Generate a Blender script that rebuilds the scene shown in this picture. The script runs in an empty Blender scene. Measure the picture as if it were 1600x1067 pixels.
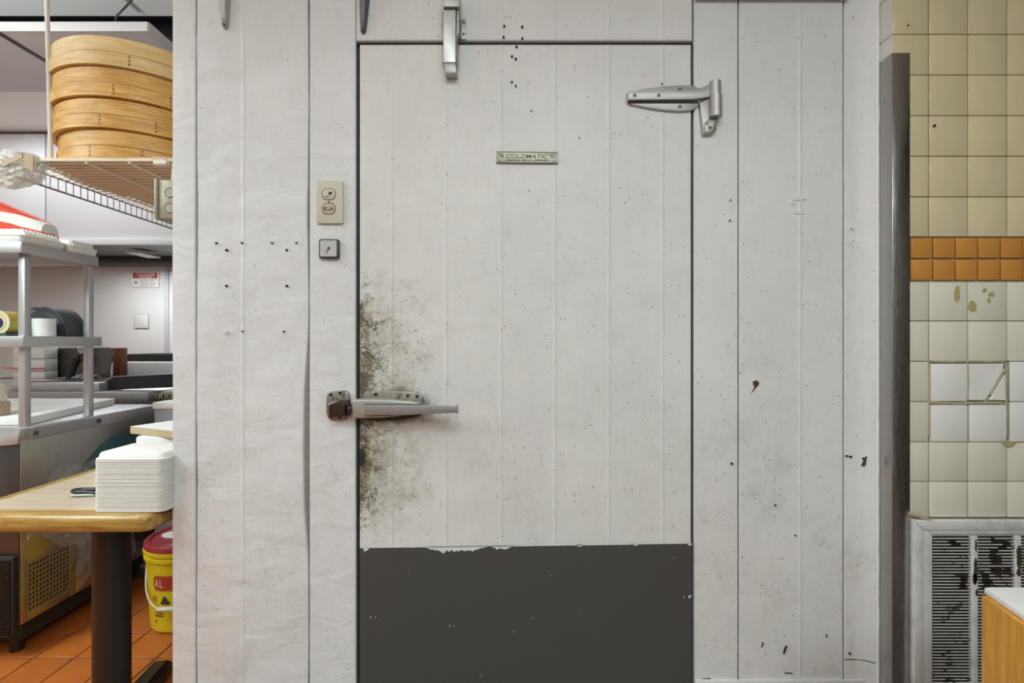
import bpy, bmesh, math, random
from mathutils import Vector, Matrix, noise

random.seed(7)
R = math.radians
F = 754.0            # focal length in pixels of the 1600 px wide frame
H = 1.18             # camera height
W = 1.323            # distance to the cold-room front
TW = 1.263           # distance to the tiled wall
scene = bpy.context.scene
C = scene.collection

# ------------------------------------------------------------------ camera, world, light, exposure
cam_d = bpy.data.cameras.new('camera')
cam_d.sensor_width = 36.0
cam_d.lens = 36.0 * F / 1600.0
cam_d.clip_start = 0.02
cam = bpy.data.objects.new('camera', cam_d)
cam.location = (0, 0, H)
cam.rotation_euler = (R(90), 0, 0)
C.objects.link(cam)
scene.camera = cam

world = bpy.data.worlds.new('world')
scene.world = world
world.use_nodes = True
world.node_tree.nodes['Background'].inputs[0].default_value = (0.9, 0.95, 1.0, 1)
world.node_tree.nodes['Background'].inputs[1].default_value = 0.3


def area(name, loc, sx, sy, power, col=(1, 1, 1), rot=(0, 0, 0)):
    l = bpy.data.lights.new(name, 'AREA')
    l.shape = 'RECTANGLE'
    l.size, l.size_y, l.energy, l.color = sx, sy, power, col
    o = bpy.data.objects.new(name, l)
    o.location = loc
    o.rotation_euler = rot
    C.objects.link(o)
    return o


# recessed fluorescent troffers in the ceiling, plus added fill lamps
DAY = (0.90, 0.985, 0.985)
area('ceiling_troffer_by_door', (-0.1, -0.3, 2.60), 1.2, 0.6, 20, DAY)
area('ceiling_troffer_behind', (0.0, -1.5, 2.60), 1.8, 0.6, 18, DAY)
area('added_fill_right', (1.2, -1.2, 2.60), 0.6, 1.0, 30, DAY)  # no known fitting here, added to brighten the tiled wall
area('ceiling_troffer_left', (-2.3, 0.6, 2.08), 0.5, 1.2, 29, (0.80, 0.985, 1.0))
area('added_ceiling_uplight', (-2.3, 0.6, 2.10), 0.5, 1.2, 40, (0.88, 0.985, 0.99), (R(180), 0, 0))  # added upward lamp that lifts the dark ceiling, no known fixture
area('ceiling_troffer_kitchen', (-2.9, 2.85, 2.60), 1.2, 0.3, 11, (0.93, 0.98, 1.0))
area('hood_lamp', (-2.6, 3.8, 1.80), 1.4, 0.15, 13, (0.93, 0.99, 1.0))

vs = scene.view_settings
vs.view_transform = 'Standard'
vs.look = 'None'
vs.gamma = 1.0
vs.use_curve_mapping = False
vs.exposure = 0.0
scene.cycles.max_bounces = 8
scene.cycles.diffuse_bounces = 5


# ------------------------------------------------------------------ coordinates
def PX(px, d=W):
    return (px - 800.0) / F * d


def PZ(py, d=W):
    return H + (533.5 - py) / F * d


def XZ(pts, d=W):
    return [(PX(a, d), PZ(b, d)) for a, b in pts]


# ------------------------------------------------------------------ materials
def srgb(r, g, b):
    f = lambda v: (v / 255 / 12.92) if v / 255 <= 0.04045 else ((v / 255 + 0.055) / 1.055) ** 2.4
    return (f(r), f(g), f(b), 1)


class NT:
    def __init__(s, name):
        s.m = bpy.data.materials.new(name)
        s.m.use_nodes = True
        s.t = s.m.node_tree
        s.b = s.t.nodes['Principled BSDF']
        s.pos = s.n('ShaderNodeNewGeometry').outputs['Position']

    def n(s, typ, **kw):
        x = s.t.nodes.new(typ)
        for k, v in kw.items():
            setattr(x, k, v)
        return x

    def put(s, sock, v):
        if isinstance(v, bpy.types.NodeSocket):
            s.t.links.new(v, sock)
        elif v is not None:
            if isinstance(v, tuple) and len(v) == 4 and len(sock.default_value) == 3:
                v = v[:3]
            sock.default_value = v

    def math(s, op, a, b=None, clamp=False):
        x = s.n('ShaderNodeMath', operation=op, use_clamp=clamp)
        s.put(x.inputs[0], a)
        s.put(x.inputs[1], b)
        return x.outputs[0]

    def scaled(s, v3, vec=None):
        x = s.n('ShaderNodeVectorMath', operation='MULTIPLY')
        s.put(x.inputs[0], vec or s.pos)
        x.inputs[1].default_value = v3
        return x.outputs[0]

    def noise(s, scale, detail=3, rough=0.5, vec=None, dist=0):
        x = s.n('ShaderNodeTexNoise')
        s.put(x.inputs['Vector'], vec or s.pos)
        x.inputs['Scale'].default_value = scale
        x.inputs['Detail'].default_value = detail
        x.inputs['Roughness'].default_value = rough
        x.inputs['Distortion'].default_value = dist
        return x.outputs['Fac']

    def step(s, v, a, b, lo=0.0, hi=1.0):
        x = s.n('ShaderNodeMapRange', interpolation_type='SMOOTHSTEP')
        s.put(x.inputs['Value'], v)
        x.inputs['From Min'].default_value = a
        x.inputs['From Max'].default_value = b
        x.inputs['To Min'].default_value = lo
        x.inputs['To Max'].default_value = hi
        return x.outputs['Result']

    def mix(s, f, a, b, typ='MIX'):
        x = s.n('ShaderNodeMix', data_type='RGBA', blend_type=typ)
        s.put(x.inputs[0], f)
        s.put(x.inputs[6], a)
        s.put(x.inputs[7], b)
        return x.outputs[2]

    def xyz(s):
        x = s.n('ShaderNodeSeparateXYZ')
        s.put(x.inputs[0], s.pos)
        return x.outputs

    def bump(s, h, strength=0.2, dist=0.002, prev=None):
        x = s.n('ShaderNodeBump')
        s.put(x.inputs['Height'], h)
        x.inputs['Strength'].default_value = strength
        x.inputs['Distance'].default_value = dist
        if prev:
            s.put(x.inputs['Normal'], prev)
        return x.outputs['Normal']

    def out(s, col=None, rough=None, metal=None, normal=None, spec=None, **kw):
        i = s.b.inputs
        for k, v in (('Base Color', col), ('Roughness', rough), ('Metallic', metal), ('Normal', normal), ('Specular IOR Level', spec)):
            if v is not None:
                s.put(i[k], v)
        for k, v in kw.items():
            s.put(i[k], v)
        return s.m


def simple(name, col, rough=0.5, metal=0.0, var=0.08, scale=12, bump=0.0, bscale=80, grain=None, spec=None, rand=0.0):
    t = NT(name)
    v = t.scaled(grain) if grain else t.pos
    n = t.noise(scale, 4, 0.55, v)
    c = t.mix(n, tuple(x * (1 - var) for x in col[:3]) + (1,), tuple(min(1, x * (1 + var)) for x in col[:3]) + (1,))
    if rand:
        oi = t.n('ShaderNodeObjectInfo').outputs['Random']
        c = t.mix(t.math('MULTIPLY', oi, rand), c, (0.02, 0.02, 0.02, 1))
    nm = t.bump(t.noise(bscale, 3, 0.6, v), bump, 0.002) if bump else None
    return t.out(c, rough, metal, nm, spec)


def painted(name, base, door=False, dents=0.3, speck=1.0):
    """old thick gloss paint on sheet metal: mottling, specks, scuffs; on the door also mildew and chipped edge at the latch"""
    t = NT(name)
    X, Y, Z = t.xyz()
    mott = t.noise(4, 6, 0.65)
    c = t.mix(t.step(mott, 0.35, 0.7), tuple(x * 0.93 for x in base[:3]) + (1,), base)
    fine = t.noise(60, 5, 0.7, t.scaled((1, 1, 0.35)))
    c = t.mix(t.step(fine, 0.5, 0.75, 0, 0.13), c, (0.36, 0.33, 0.28, 1))
    # scuffs and grime, more of it low down where hands, carts and mops reach
    low = t.step(Z, 1.75, 0.5, 0.12, 1.0)
    gr = t.noise(7, 8, 0.75)
    c = t.mix(t.math('MULTIPLY', t.step(gr, 0.5, 0.8), t.math('MULTIPLY', low, 0.5)), c, (0.30, 0.275, 0.235, 1))
    sm = t.step(t.noise(120, 6, 0.8, t.scaled((1, 1, 0.7))), 0.56, 0.78)
    c = t.mix(t.math('MULTIPLY', sm, t.math('MULTIPLY', low, 0.42)), c, (0.26, 0.235, 0.20, 1))
    # specks
    for sc, rad, dens, colr in ((38, 0.10, 0.58, (0.12, 0.10, 0.075, 1)), (80, 0.16, 0.52, (0.22, 0.19, 0.15, 1)), (17, 0.07, 0.52, (0.15, 0.11, 0.06, 1))):
        v = t.n('ShaderNodeTexVoronoi')
        w = t.n('ShaderNodeVectorMath', operation='ADD')
        t.put(w.inputs[0], t.scaled((1, 1, 0.8)))
        wn = t.n('ShaderNodeTexNoise')
        wn.inputs['Scale'].default_value = 150
        t.put(wn.inputs['Vector'], t.pos)
        sv = t.n('ShaderNodeVectorMath', operation='SCALE')
        t.put(sv.inputs[0], wn.outputs['Color'])
        sv.inputs['Scale'].default_value = 0.004
        t.put(w.inputs[1], sv.outputs[0])
        t.put(v.inputs['Vector'], w.outputs[0])
        v.inputs['Scale'].default_value = sc
        rr = t.n('ShaderNodeSeparateColor')
        t.put(rr.inputs[0], v.outputs['Color'])
        pick = t.step(t.math('ADD', rr.outputs[0], t.math('MULTIPLY', low, 0.30)), dens + 0.22, dens + 0.3)
        radv = t.math('MULTIPLY', rr.outputs[1], rad)
        dot = t.math('LESS_THAN', v.outputs['Distance'], radv)
        c = t.mix(t.math('MULTIPLY', t.math('MULTIPLY', dot, pick), 0.75 * speck), c, colr)
    hgt = t.math('ADD', t.math('MULTIPLY', t.noise(260, 2, 0.5), 0.35), t.math('MULTIPLY', t.noise(28, 5, 0.6, t.scaled((1, 1, 0.6))), 0.9))
    nm = t.bump(hgt, 0.45, 0.0020)
    nm = t.bump(t.noise(9, 3, 0.5, t.scaled((1.0, 1.0, 1.9)), 0.6), dents, 0.014, nm)
    rough = 0.42
    if door:
        x0 = PX(562)
        zc = PZ(640)
        mx = t.step(X, x0 + 0.36, x0 - 0.02)
        mx2 = t.step(X, x0 + 0.13, x0 + 0.005)
        edge = t.step(X, x0 + 0.035, x0)
        mz = t.math('MULTIPLY', t.step(Z, zc + 0.52, zc + 0.22), t.step(Z, zc - 0.42, zc - 0.22))
        mz2 = t.math('MULTIPLY', t.step(Z, zc + 0.44, zc + 0.30), t.step(Z, zc - 0.42, zc - 0.36))
        m = t.math('MULTIPLY', mx, mz)
        m2 = t.math('MULTIPLY', mx2, mz)
        m3 = t.math('MULTIPLY', edge, mz2)
        # soft yellow-brown handling stain
        n1 = t.noise(17, 8, 0.78)
        nb = t.noise(6, 4, 0.6)
        st = t.math('MULTIPLY', t.step(t.math('ADD', n1, t.math('MULTIPLY', m, 0.36)), 0.60, 0.98), 0.7)
        c = t.mix(st, c, (0.33, 0.30, 0.22, 1))
        gn = t.math('MULTIPLY', t.step(t.math('ADD', t.noise(36, 6, 0.7), t.math('MULTIPLY', m2, 0.30)), 0.72, 0.85), 0.7)
        c = t.mix(gn, c, (0.25, 0.215, 0.10, 1))
        # mildew freckles and chipped paint
        n2 = t.noise(210, 5, 0.72)
        clump = t.math('MULTIPLY', t.step(t.noise(26, 5, 0.7), 0.44, 0.62), 0.16)
        k1 = t.math('ADD', t.math('ADD', n2, clump), t.math('ADD', t.math('MULTIPLY', m2, 0.27), t.math('MULTIPLY', m3, 0.05)))
        fr = t.step(k1, 0.825, 0.86)
        c = t.mix(t.math('MULTIPLY', fr, 0.88), c, (0.075, 0.055, 0.032, 1))
        n2b = t.noise(105, 6, 0.8, t.scaled((1, 1, 1.3)))
        fr2 = t.step(t.math('ADD', t.math('ADD', n2b, t.math('MULTIPLY', clump, 0.6)), t.math('MULTIPLY', m, 0.22)), 0.76, 0.86)
        c = t.mix(t.math('MULTIPLY', fr2, 0.55), c, (0.16, 0.135, 0.095, 1))
        # cracked paint film
        vc = t.n('ShaderNodeTexVoronoi', feature='DISTANCE_TO_EDGE')
        wv = t.n('ShaderNodeTexNoise')
        wv.inputs['Scale'].default_value = 35
        wv.inputs['Detail'].default_value = 5
        t.put(wv.inputs['Vector'], t.pos)
        sv = t.n('ShaderNodeVectorMath', operation='SCALE')
        t.put(sv.inputs[0], wv.outputs['Color'])
        sv.inputs['Scale'].default_value = 0.05
        av = t.n('ShaderNodeVectorMath', operation='ADD')
        t.put(av.inputs[0], t.pos)
        t.put(av.inputs[1], sv.outputs[0])
        t.put(vc.inputs['Vector'], av.outputs[0])
        vc.inputs['Scale'].default_value = 34
        crack = t.math('MULTIPLY', t.step(vc.outputs['Distance'], 0.045, 0.02), t.step(t.math('ADD', t.math('MULTIPLY', m, 0.5), t.noise(14, 3, 0.5)), 0.74, 0.86))
        brk = t.step(t.noise(70, 4, 0.7), 0.48, 0.62)
        c = t.mix(t.math('MULTIPLY', t.math('MULTIPLY', crack, brk), 0.55), c, (0.13, 0.10, 0.06, 1))
        # ring of grime where the latch body meets the paint
        lx = t.math('SUBTRACT', X, PX(625))
        lz = t.math('SUBTRACT', Z, PZ(635))
        d2 = t.math('SQRT', t.math('ADD', t.math('MULTIPLY', lx, t.math('MULTIPLY', lx, 0.32)), t.math('MULTIPLY', lz, lz)))
        ring = t.step(t.math('ADD', d2, t.math('MULTIPLY', t.math('SUBTRACT', t.noise(60, 6, 0.7), 0.5), 0.06)), 0.062, 0.03)
        c = t.mix(t.math('MULTIPLY', ring, 0.75), c, (0.14, 0.10, 0.06, 1))
        nm = t.bump(t.math('MULTIPLY', n2, m), 0.5, 0.003, nm)
        rough = 0.48
    return t.out(c, rough, 0, nm, 0.4)


def steel(name, col=(0.55, 0.55, 0.54, 1), rough=0.35, grain=(60, 60, 2), dirt=0.0, metal=1.0, var=0.12):
    t = NT(name)
    g = t.noise(12, 4, 0.6, t.scaled(grain))
    c = t.mix(g, tuple(x * (1 - var) for x in col[:3]) + (1,), tuple(min(1, x * (1 + var)) for x in col[:3]) + (1,))
    rg = t.step(g, 0.2, 0.8, max(0.05, rough - 0.08), rough + 0.1)
    if dirt:
        d = t.step(t.noise(30, 7, 0.75), 0.62 - 0.2 * dirt, 0.80 - 0.15 * dirt)
        c = t.mix(t.math('MULTIPLY', d, 0.85), c, (0.07, 0.045, 0.025, 1))
        rg = t.mix(d, (0.4, 0.4, 0.4, 1), (0.85, 0.85, 0.85, 1)) if dirt > 0.5 else rg
    nm = t.bump(g, 0.05, 0.001)
    return t.out(c, rg, metal, nm)


def wood(name, a, b, grain=(2, 30, 30), rough=0.4, scale=3, stain=0.0):
    t = NT(name)
    g = t.noise(scale, 8, 0.65, t.scaled(grain), 0.4)
    c = t.mix(t.step(g, 0.3, 0.72), a, b)
    if stain:
        d = t.step(t.noise(9, 6, 0.7), 0.55, 0.8)
        c = t.mix(t.math('MULTIPLY', d, stain), c, (0.10, 0.04, 0.012, 1))
    oi = t.n('ShaderNodeObjectInfo').outputs['Random']
    c = t.mix(t.math('MULTIPLY', oi, 0.16), c, tuple(x * 0.5 for x in a[:3]) + (1,))
    return t.out(c, rough, 0, t.bump(g, 0.12, 0.002))


WALLC = (0.78, 0.775, 0.76, 1)
M = {}
M['paint'] = painted('white_painted_panel', (0.775, 0.775, 0.775, 1), dents=0.34, speck=0.7)
M['paint_r'] = painted('white_painted_panel_plain', WALLC, dents=0.12, speck=1.0)
M['paint_door'] = painted('white_painted_door', (0.765, 0.76, 0.74, 1), door=True, dents=0.16)
M['gap'] = simple('dark_joint_filler', (0.06, 0.05, 0.04, 1), 0.9)
M['gasket'] = simple('black_rubber_gasket', (0.018, 0.016, 0.014, 1), 0.6)
M['hole'] = simple('dark_screw_hole', (0.012, 0.01, 0.008, 1), 0.9)
M['rust'] = simple('rusty_hole', (0.10, 0.045, 0.015, 1), 0.9, var=0.6, scale=200)
M['scuff_shade'] = simple('dark_scuff_and_shade', (0.055, 0.042, 0.030, 1), 0.8, var=0.5, scale=200)
M['navy'] = simple('bare_navy_patch', (0.022, 0.025, 0.035, 1), 0.6, var=0.4, scale=150)
M['caulk'] = simple('white_caulk', (0.86, 0.86, 0.85, 1), 0.4, bump=0.3, bscale=120)
M['kick'] = steel('dark_brushed_kick_plate', (0.095, 0.093, 0.091, 1), 0.40, (3, 60, 60), var=0.10, metal=0.35)
M['flake'] = simple('white_paint_residue', (0.74, 0.74, 0.72, 1), 0.6, bump=0.4, bscale=300)
M['cast'] = steel('cast_aluminium', (0.46, 0.455, 0.43, 1), 0.48, (6, 30, 60), dirt=0.2, metal=0.75)
M['cast_worn'] = steel('stained_cast_metal', (0.36, 0.34, 0.30, 1), 0.48, (6, 30, 60), dirt=0.8, metal=0.75)
M['lever'] = steel('smooth_chrome_lever', (0.37, 0.375, 0.37, 1), 0.42, (3, 30, 60), metal=0.7)
M['bronze'] = simple('dark_bronze_metal', (0.085, 0.065, 0.05, 1), 0.4, 0.9, var=0.5, scale=90)
M['screw'] = steel('dull_steel_screw', (0.13, 0.12, 0.11, 1), 0.5)
M['chrome'] = steel('satin_steel_cover', (0.62, 0.62, 0.61, 1), 0.42, (2, 20, 3), metal=0.6)
M['pewter'] = simple('pewter_plate', (0.42, 0.41, 0.34, 1), 0.45, 0.6, var=0.2, scale=150)
M['pewter_dark'] = simple('dark_plate_lettering', (0.12, 0.115, 0.075, 1), 0.5, 0.5)
M['ivory'] = simple('ivory_plastic', (0.60, 0.57, 0.45, 1), 0.4, var=0.08)
M['ivory_dark'] = simple('soiled_ivory_plastic', (0.50, 0.45, 0.32, 1), 0.45, var=0.2, scale=90)
M['plug'] = simple('grey_white_plug', (0.62, 0.62, 0.58, 1), 0.35)
M['slot'] = simple('dark_slot', (0.05, 0.04, 0.03, 1), 0.8)
M['dial'] = simple('frosted_dial_face', (0.55, 0.55, 0.545, 1), 0.35, var=0.12, scale=60)
M['dial_rim'] = simple('black_dial_rim', (0.05, 0.05, 0.05, 1), 0.5)
M['tile_tan'] = simple('beige_tile_with_falloff', (0.72, 0.625, 0.40, 1), 0.22, var=0.05, rand=0.08)  # beige partly own glaze, partly light falloff put into the colour
M['tile_cream'] = simple('cream_glazed_tile', (0.76, 0.72, 0.60, 1), 0.24, var=0.05, rand=0.07)
M['tile_white'] = simple('white_replacement_tile', (0.82, 0.805, 0.77, 1), 0.35, var=0.05, bump=0.2, bscale=200, rand=0.04)
M['tile_orange'] = simple('orange_glazed_tile', (0.62, 0.27, 0.055, 1), 0.28, var=0.07, rand=0.10)
M['tile_side'] = simple('white_painted_tile', (0.76, 0.76, 0.755, 1), 0.35, var=0.04)
M['grout'] = simple('yellowed_grout', (0.44, 0.39, 0.25, 1), 0.85, var=0.35, scale=50)
M['stain'] = simple('dried_sauce_stain', (0.42, 0.36, 0.16, 1), 0.6, var=0.35, scale=150)
M['guard'] = steel('stainless_corner_guard', (0.42, 0.405, 0.385, 1), 0.24, (40, 40, 1.0), dirt=0.02, var=0.05)
M['quarry'] = simple('red_quarry_tile', (0.60, 0.165, 0.028, 1), 0.42, var=0.22, scale=9, rand=0.16)
M['quarry_neutral'] = simple('neutral_bounce_tile', (0.20, 0.175, 0.16, 1), 0.5, var=0.2, scale=9)  # tone of the unseen floor, set to keep bounced light neutral
M['quarry_grout'] = simple('dark_floor_grout', (0.075, 0.055, 0.045, 1), 0.85, var=0.4, scale=40)
M['white'] = simple('white_room_paint', (0.78, 0.78, 0.77, 1), 0.6, var=0.03)
M['greywall'] = simple('grey_room_paint', (0.42, 0.42, 0.41, 1), 0.6)
M['darkwall'] = simple('dark_brown_room_paint', (0.085, 0.066, 0.05, 1), 0.6)
M['ceil'] = simple('off_white_ceiling', (0.84, 0.83, 0.81, 1), 0.7, var=0.05)
M['dark'] = simple('dark_void', (0.03, 0.028, 0.026, 1), 0.8)


def vent_mat(name, base, peel):
    t = NT(name)
    n = t.noise(34, 7, 0.72, t.scaled((0.8, 1, 1.6)))
    f = t.step(n, peel, peel + 0.02)
    c = t.mix(f, base, (0.06, 0.04, 0.025, 1))
    d = t.step(t.noise(14, 6, 0.7), 0.45, 0.75, 0, 0.45)
    c = t.mix(d, c, (0.22, 0.21, 0.19, 1))
    return t.out(c, 0.6, 0, t.bump(f, -0.4, 0.002))


M['vent'] = vent_mat('chipped_white_vent_paint', (0.70, 0.70, 0.69, 1), 0.66)
M['louvre'] = vent_mat('peeling_louvre_paint', (0.56, 0.55, 0.53, 1), 0.585)
M['peel'] = simple('bare_rusty_metal', (0.055, 0.038, 0.024, 1), 0.8, var=0.4, scale=120)
M['cab_wood'] = wood('orange_varnished_wood', (0.62, 0.26, 0.022, 1), (0.86, 0.43, 0.07, 1), (25, 25, 2.5), 0.4, 3, 0.35)
M['laminate_white'] = simple('white_laminate', (0.82, 0.82, 0.82, 1), 0.3, var=0.02)
M['table_top'] = wood('pale_maple_laminate', (0.55, 0.42, 0.29, 1), (0.72, 0.59, 0.45, 1), (2.5, 28, 20), 0.28, 2.2)
M['table_edge'] = wood('golden_oak_edge', (0.30, 0.155, 0.03, 1), (0.62, 0.39, 0.11, 1), (3, 30, 30), 0.28, 3, 0.25)
M['black_iron'] = simple('black_painted_iron', (0.012, 0.011, 0.010, 1), 0.38, var=0.4, scale=40)
M['bamboo'] = wood('golden_bamboo', (0.58, 0.27, 0.045, 1), (0.86, 0.56, 0.17, 1), (4, 4, 40), 0.42, 2.5, 0.30)
M['bamboo_pale'] = wood('pale_bamboo', (0.74, 0.48, 0.16, 1), (0.90, 0.70, 0.36, 1), (4, 4, 40), 0.42, 2.5, 0.12)
M['bamboo_slat'] = wood('brown_bamboo_slat', (0.64, 0.44, 0.25, 1), (0.88, 0.70, 0.47, 1), (3, 30, 30), 0.6, 3, 0.3)
M['cane'] = simple('brown_cane_lashing', (0.34, 0.17, 0.045, 1), 0.6, var=0.4, scale=200)
M['wire'] = simple('greasy_epoxy_wire', (0.82, 0.76, 0.63, 1), 0.4, 0.0, var=0.15)
M['wire_grey'] = simple('grey_coated_wire', (0.36, 0.36, 0.36, 1), 0.4, 0.4)
M['rod'] = simple('off_white_rod', (0.72, 0.70, 0.64, 1), 0.4)
M['stain_steel'] = steel('kitchen_stainless', (0.56, 0.56, 0.56, 1), 0.40, (2, 2, 30), dirt=0.04, metal=0.65)
M['dull_steel'] = steel('dull_stainless', (0.50, 0.49, 0.47, 1), 0.42, (2, 2, 30), dirt=0.12)
M['side_steel'] = steel('grimy_stainless_side', (0.46, 0.43, 0.38, 1), 0.36, (30, 2, 2), dirt=0.30)
M['dark_steel'] = steel('dark_stained_steel', (0.15, 0.145, 0.14, 1), 0.4, (2, 2, 30), dirt=0.2)
M['hood_steel'] = simple('white_steel_sheet', (0.72, 0.73, 0.75, 1), 0.3, 0.0, var=0.05, scale=4)
M['soffit'] = simple('galvanised_sheet', (0.55, 0.56, 0.59, 1), 0.45, 0.0, var=0.10, scale=8)
M['back_steel'] = simple('back_wall_steel', (0.72, 0.72, 0.71, 1), 0.3, 0.0, var=0.06, scale=5)
M['filter'] = steel('greasy_hood_filter', (0.16, 0.15, 0.14, 1), 0.45, (30, 2, 2), dirt=0.2)
M['poly'] = simple('white_cutting_board', (0.82, 0.82, 0.80, 1), 0.45, var=0.03)
M['foam'] = simple('white_foam', (0.84, 0.83, 0.80, 1), 0.55, var=0.03)
M['card'] = wood('brown_cardboard', (0.42, 0.31, 0.20, 1), (0.52, 0.40, 0.27, 1), (4, 30, 30), 0.8, 2)
M['cream_card'] = simple('cream_paper', (0.74, 0.68, 0.54, 1), 0.7, var=0.06)
M['paper'] = simple('white_paper', (0.80, 0.80, 0.78, 1), 0.7, var=0.04)
M['paper_edge'] = simple('tan_board_edges', (0.56, 0.44, 0.27, 1), 0.8, var=0.2, grain=(1, 1, 60), scale=8)
M['red'] = simple('red_print', (0.62, 0.045, 0.02, 1), 0.5)
M['sign_white'] = simple('sign_white', (0.82, 0.81, 0.78, 1), 0.45)
M['sign_red'] = simple('sign_red', (0.42, 0.03, 0.02, 1), 0.45)
M['ink'] = simple('grey_ink', (0.25, 0.26, 0.25, 1), 0.6)
M['charcoal'] = simple('charcoal_plastic', (0.045, 0.05, 0.06, 1), 0.38, var=0.15)
M['tape'] = simple('yellow_tape_roll', (0.55, 0.40, 0.07, 1), 0.3)
M['tape_rim'] = simple('cream_tape_side', (0.66, 0.60, 0.38, 1), 0.35)
M['blue'] = simple('blue_plastic_hub', (0.02, 0.03, 0.14, 1), 0.35)
M['bucket'] = simple('yellow_bucket_plastic', (0.74, 0.60, 0.018, 1), 0.32, var=0.06)
M['lid'] = simple('maroon_lid_plastic', (0.36, 0.04, 0.055, 1), 0.33, var=0.1)
M['label_red'] = simple('label_red', (0.42, 0.045, 0.03, 1), 0.5)
M['label_cream'] = simple('label_cream', (0.70, 0.62, 0.32, 1), 0.5)
M['label_orange'] = simple('label_orange', (0.52, 0.14, 0.02, 1), 0.5)
M['label_dark'] = simple('label_dark_green', (0.03, 0.05, 0.03, 1), 0.5)
M['grip'] = simple('white_grip', (0.80, 0.79, 0.77, 1), 0.4)
M['grey_plastic'] = simple('blue_grey_plastic', (0.34, 0.35, 0.40, 1), 0.4)
M['box_metal'] = simple('dirty_galvanised_box', (0.40, 0.37, 0.29, 1), 0.45, 0.35, var=0.25, scale=60, bump=0.2)
M['brown_block'] = simple('brown_wood_block', (0.16, 0.05, 0.02, 1), 0.6)
M['knob'] = simple('worn_beige_knob', (0.42, 0.36, 0.24, 1), 0.4, var=0.3, scale=90)
M['kerb_top'] = simple('pinkish_kerb_tile', (0.55, 0.44, 0.40, 1), 0.4)
M['kerb_front'] = simple('dark_grey_kerb', (0.10, 0.10, 0.105, 1), 0.6)
M['tape_tan'] = simple('tan_masking_tape', (0.46, 0.33, 0.19, 1), 0.5)
M['teal'] = simple('teal_reflection_paint', (0.05, 0.12, 0.12, 1), 0.3)


def film(name, alpha, col=(0.85, 0.85, 0.83, 1), rough=0.15, crinkle=0.8):
    t = NT(name)
    n = t.noise(40, 6, 0.7, None, 1.5)
    a = t.step(n, 0.35, 0.75, alpha * 0.35, min(1, alpha * 1.6))
    m = t.out(col, rough, 0, t.bump(n, crinkle, 0.01), 0.6)
    t.put(t.b.inputs['Alpha'], a)
    return m


M['film'] = film('clear_crinkled_film', 0.34)
M['bag'] = film('cloudy_plastic_bag', 1.1, (0.70, 0.67, 0.60, 1), 0.28, 0.35)


# ------------------------------------------------------------------ mesh helpers (all return a bmesh in world coordinates)
def merge(*bms):
    out = bmesh.new()
    for b in bms:
        me = bpy.data.meshes.new('tmp')
        b.to_mesh(me)
        b.free()
        out.from_mesh(me)
        bpy.data.meshes.remove(me)
    return out


def bevel(bm, w, seg=2):
    if w > 0:
        es = [e for e in bm.edges if len(e.link_faces) == 2 and e.calc_face_angle(0) > R(25)]
        bmesh.ops.bevel(bm, geom=es, offset=w, segments=seg, profile=0.5, affect='EDGES', clamp_overlap=True)
    return bm


def box(x0, x1, y0, y1, z0, z1, bev=0.0, seg=2):
    bm = bmesh.new()
    bmesh.ops.create_cube(bm, size=1)
    for v in bm.verts:
        v.co = Vector((x0 if v.co.x < 0 else x1, y0 if v.co.y < 0 else y1, z0 if v.co.z < 0 else z1))
    return bevel(bm, bev, seg)


def prism(pts, a0, a1, axis='y', bev=0.0, seg=2, scale1=None):
    """polygon extruded along an axis; pts are (x,z) for y, (x,y) for z, (y,z) for x"""
    def mk(p, a):
        return {'y': (p[0], a, p[1]), 'z': (p[0], p[1], a), 'x': (a, p[0], p[1])}[axis]
    bm = bmesh.new()
    cx = sum(p[0] for p in pts) / len(pts)
    cz = sum(p[1] for p in pts) / len(pts)
    p0 = pts if scale1 is None else [(cx + (p[0] - cx) * scale1, cz + (p[1] - cz) * scale1) for p in pts]
    A = [bm.verts.new(mk(p, a0)) for p in p0]
    B = [bm.verts.new(mk(p, a1)) for p in pts]
    bm.faces.new(A)
    bm.faces.new(B[::-1])
    n = len(pts)
    for i in range(n):
        bm.faces.new((A[(i + 1) % n], A[i], B[i], B[(i + 1) % n]))
    bmesh.ops.recalc_face_normals(bm, faces=bm.faces)
    return bevel(bm, bev, seg)


def rr(x0, x1, z0, z1, r, n=5):
    """rounded rectangle outline"""
    out = []
    for cx, cz, a in ((x1 - r, z1 - r, 0), (x0 + r, z1 - r, 90), (x0 + r, z0 + r, 180), (x1 - r, z0 + r, 270)):
        for k in range(n + 1):
            t = R(a + 90 * k / n)
            out.append((cx + r * math.cos(t), cz + r * math.sin(t)))
    return out


def cyl(p0, p1, r, n=16, r1=None, cap=True):
    p0, p1 = Vector(p0), Vector(p1)
    d = p1 - p0
    bm = bmesh.new()
    bmesh.ops.create_cone(bm, cap_ends=cap, segments=n, radius1=r, radius2=r if r1 is None else r1, depth=d.length)
    q = Vector((0, 0, 1)).rotation_difference(d.normalized())
    bmesh.ops.transform(bm, matrix=Matrix.Translation((p0 + p1) / 2) @ q.to_matrix().to_4x4(), verts=bm.verts)
    return bm


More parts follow.
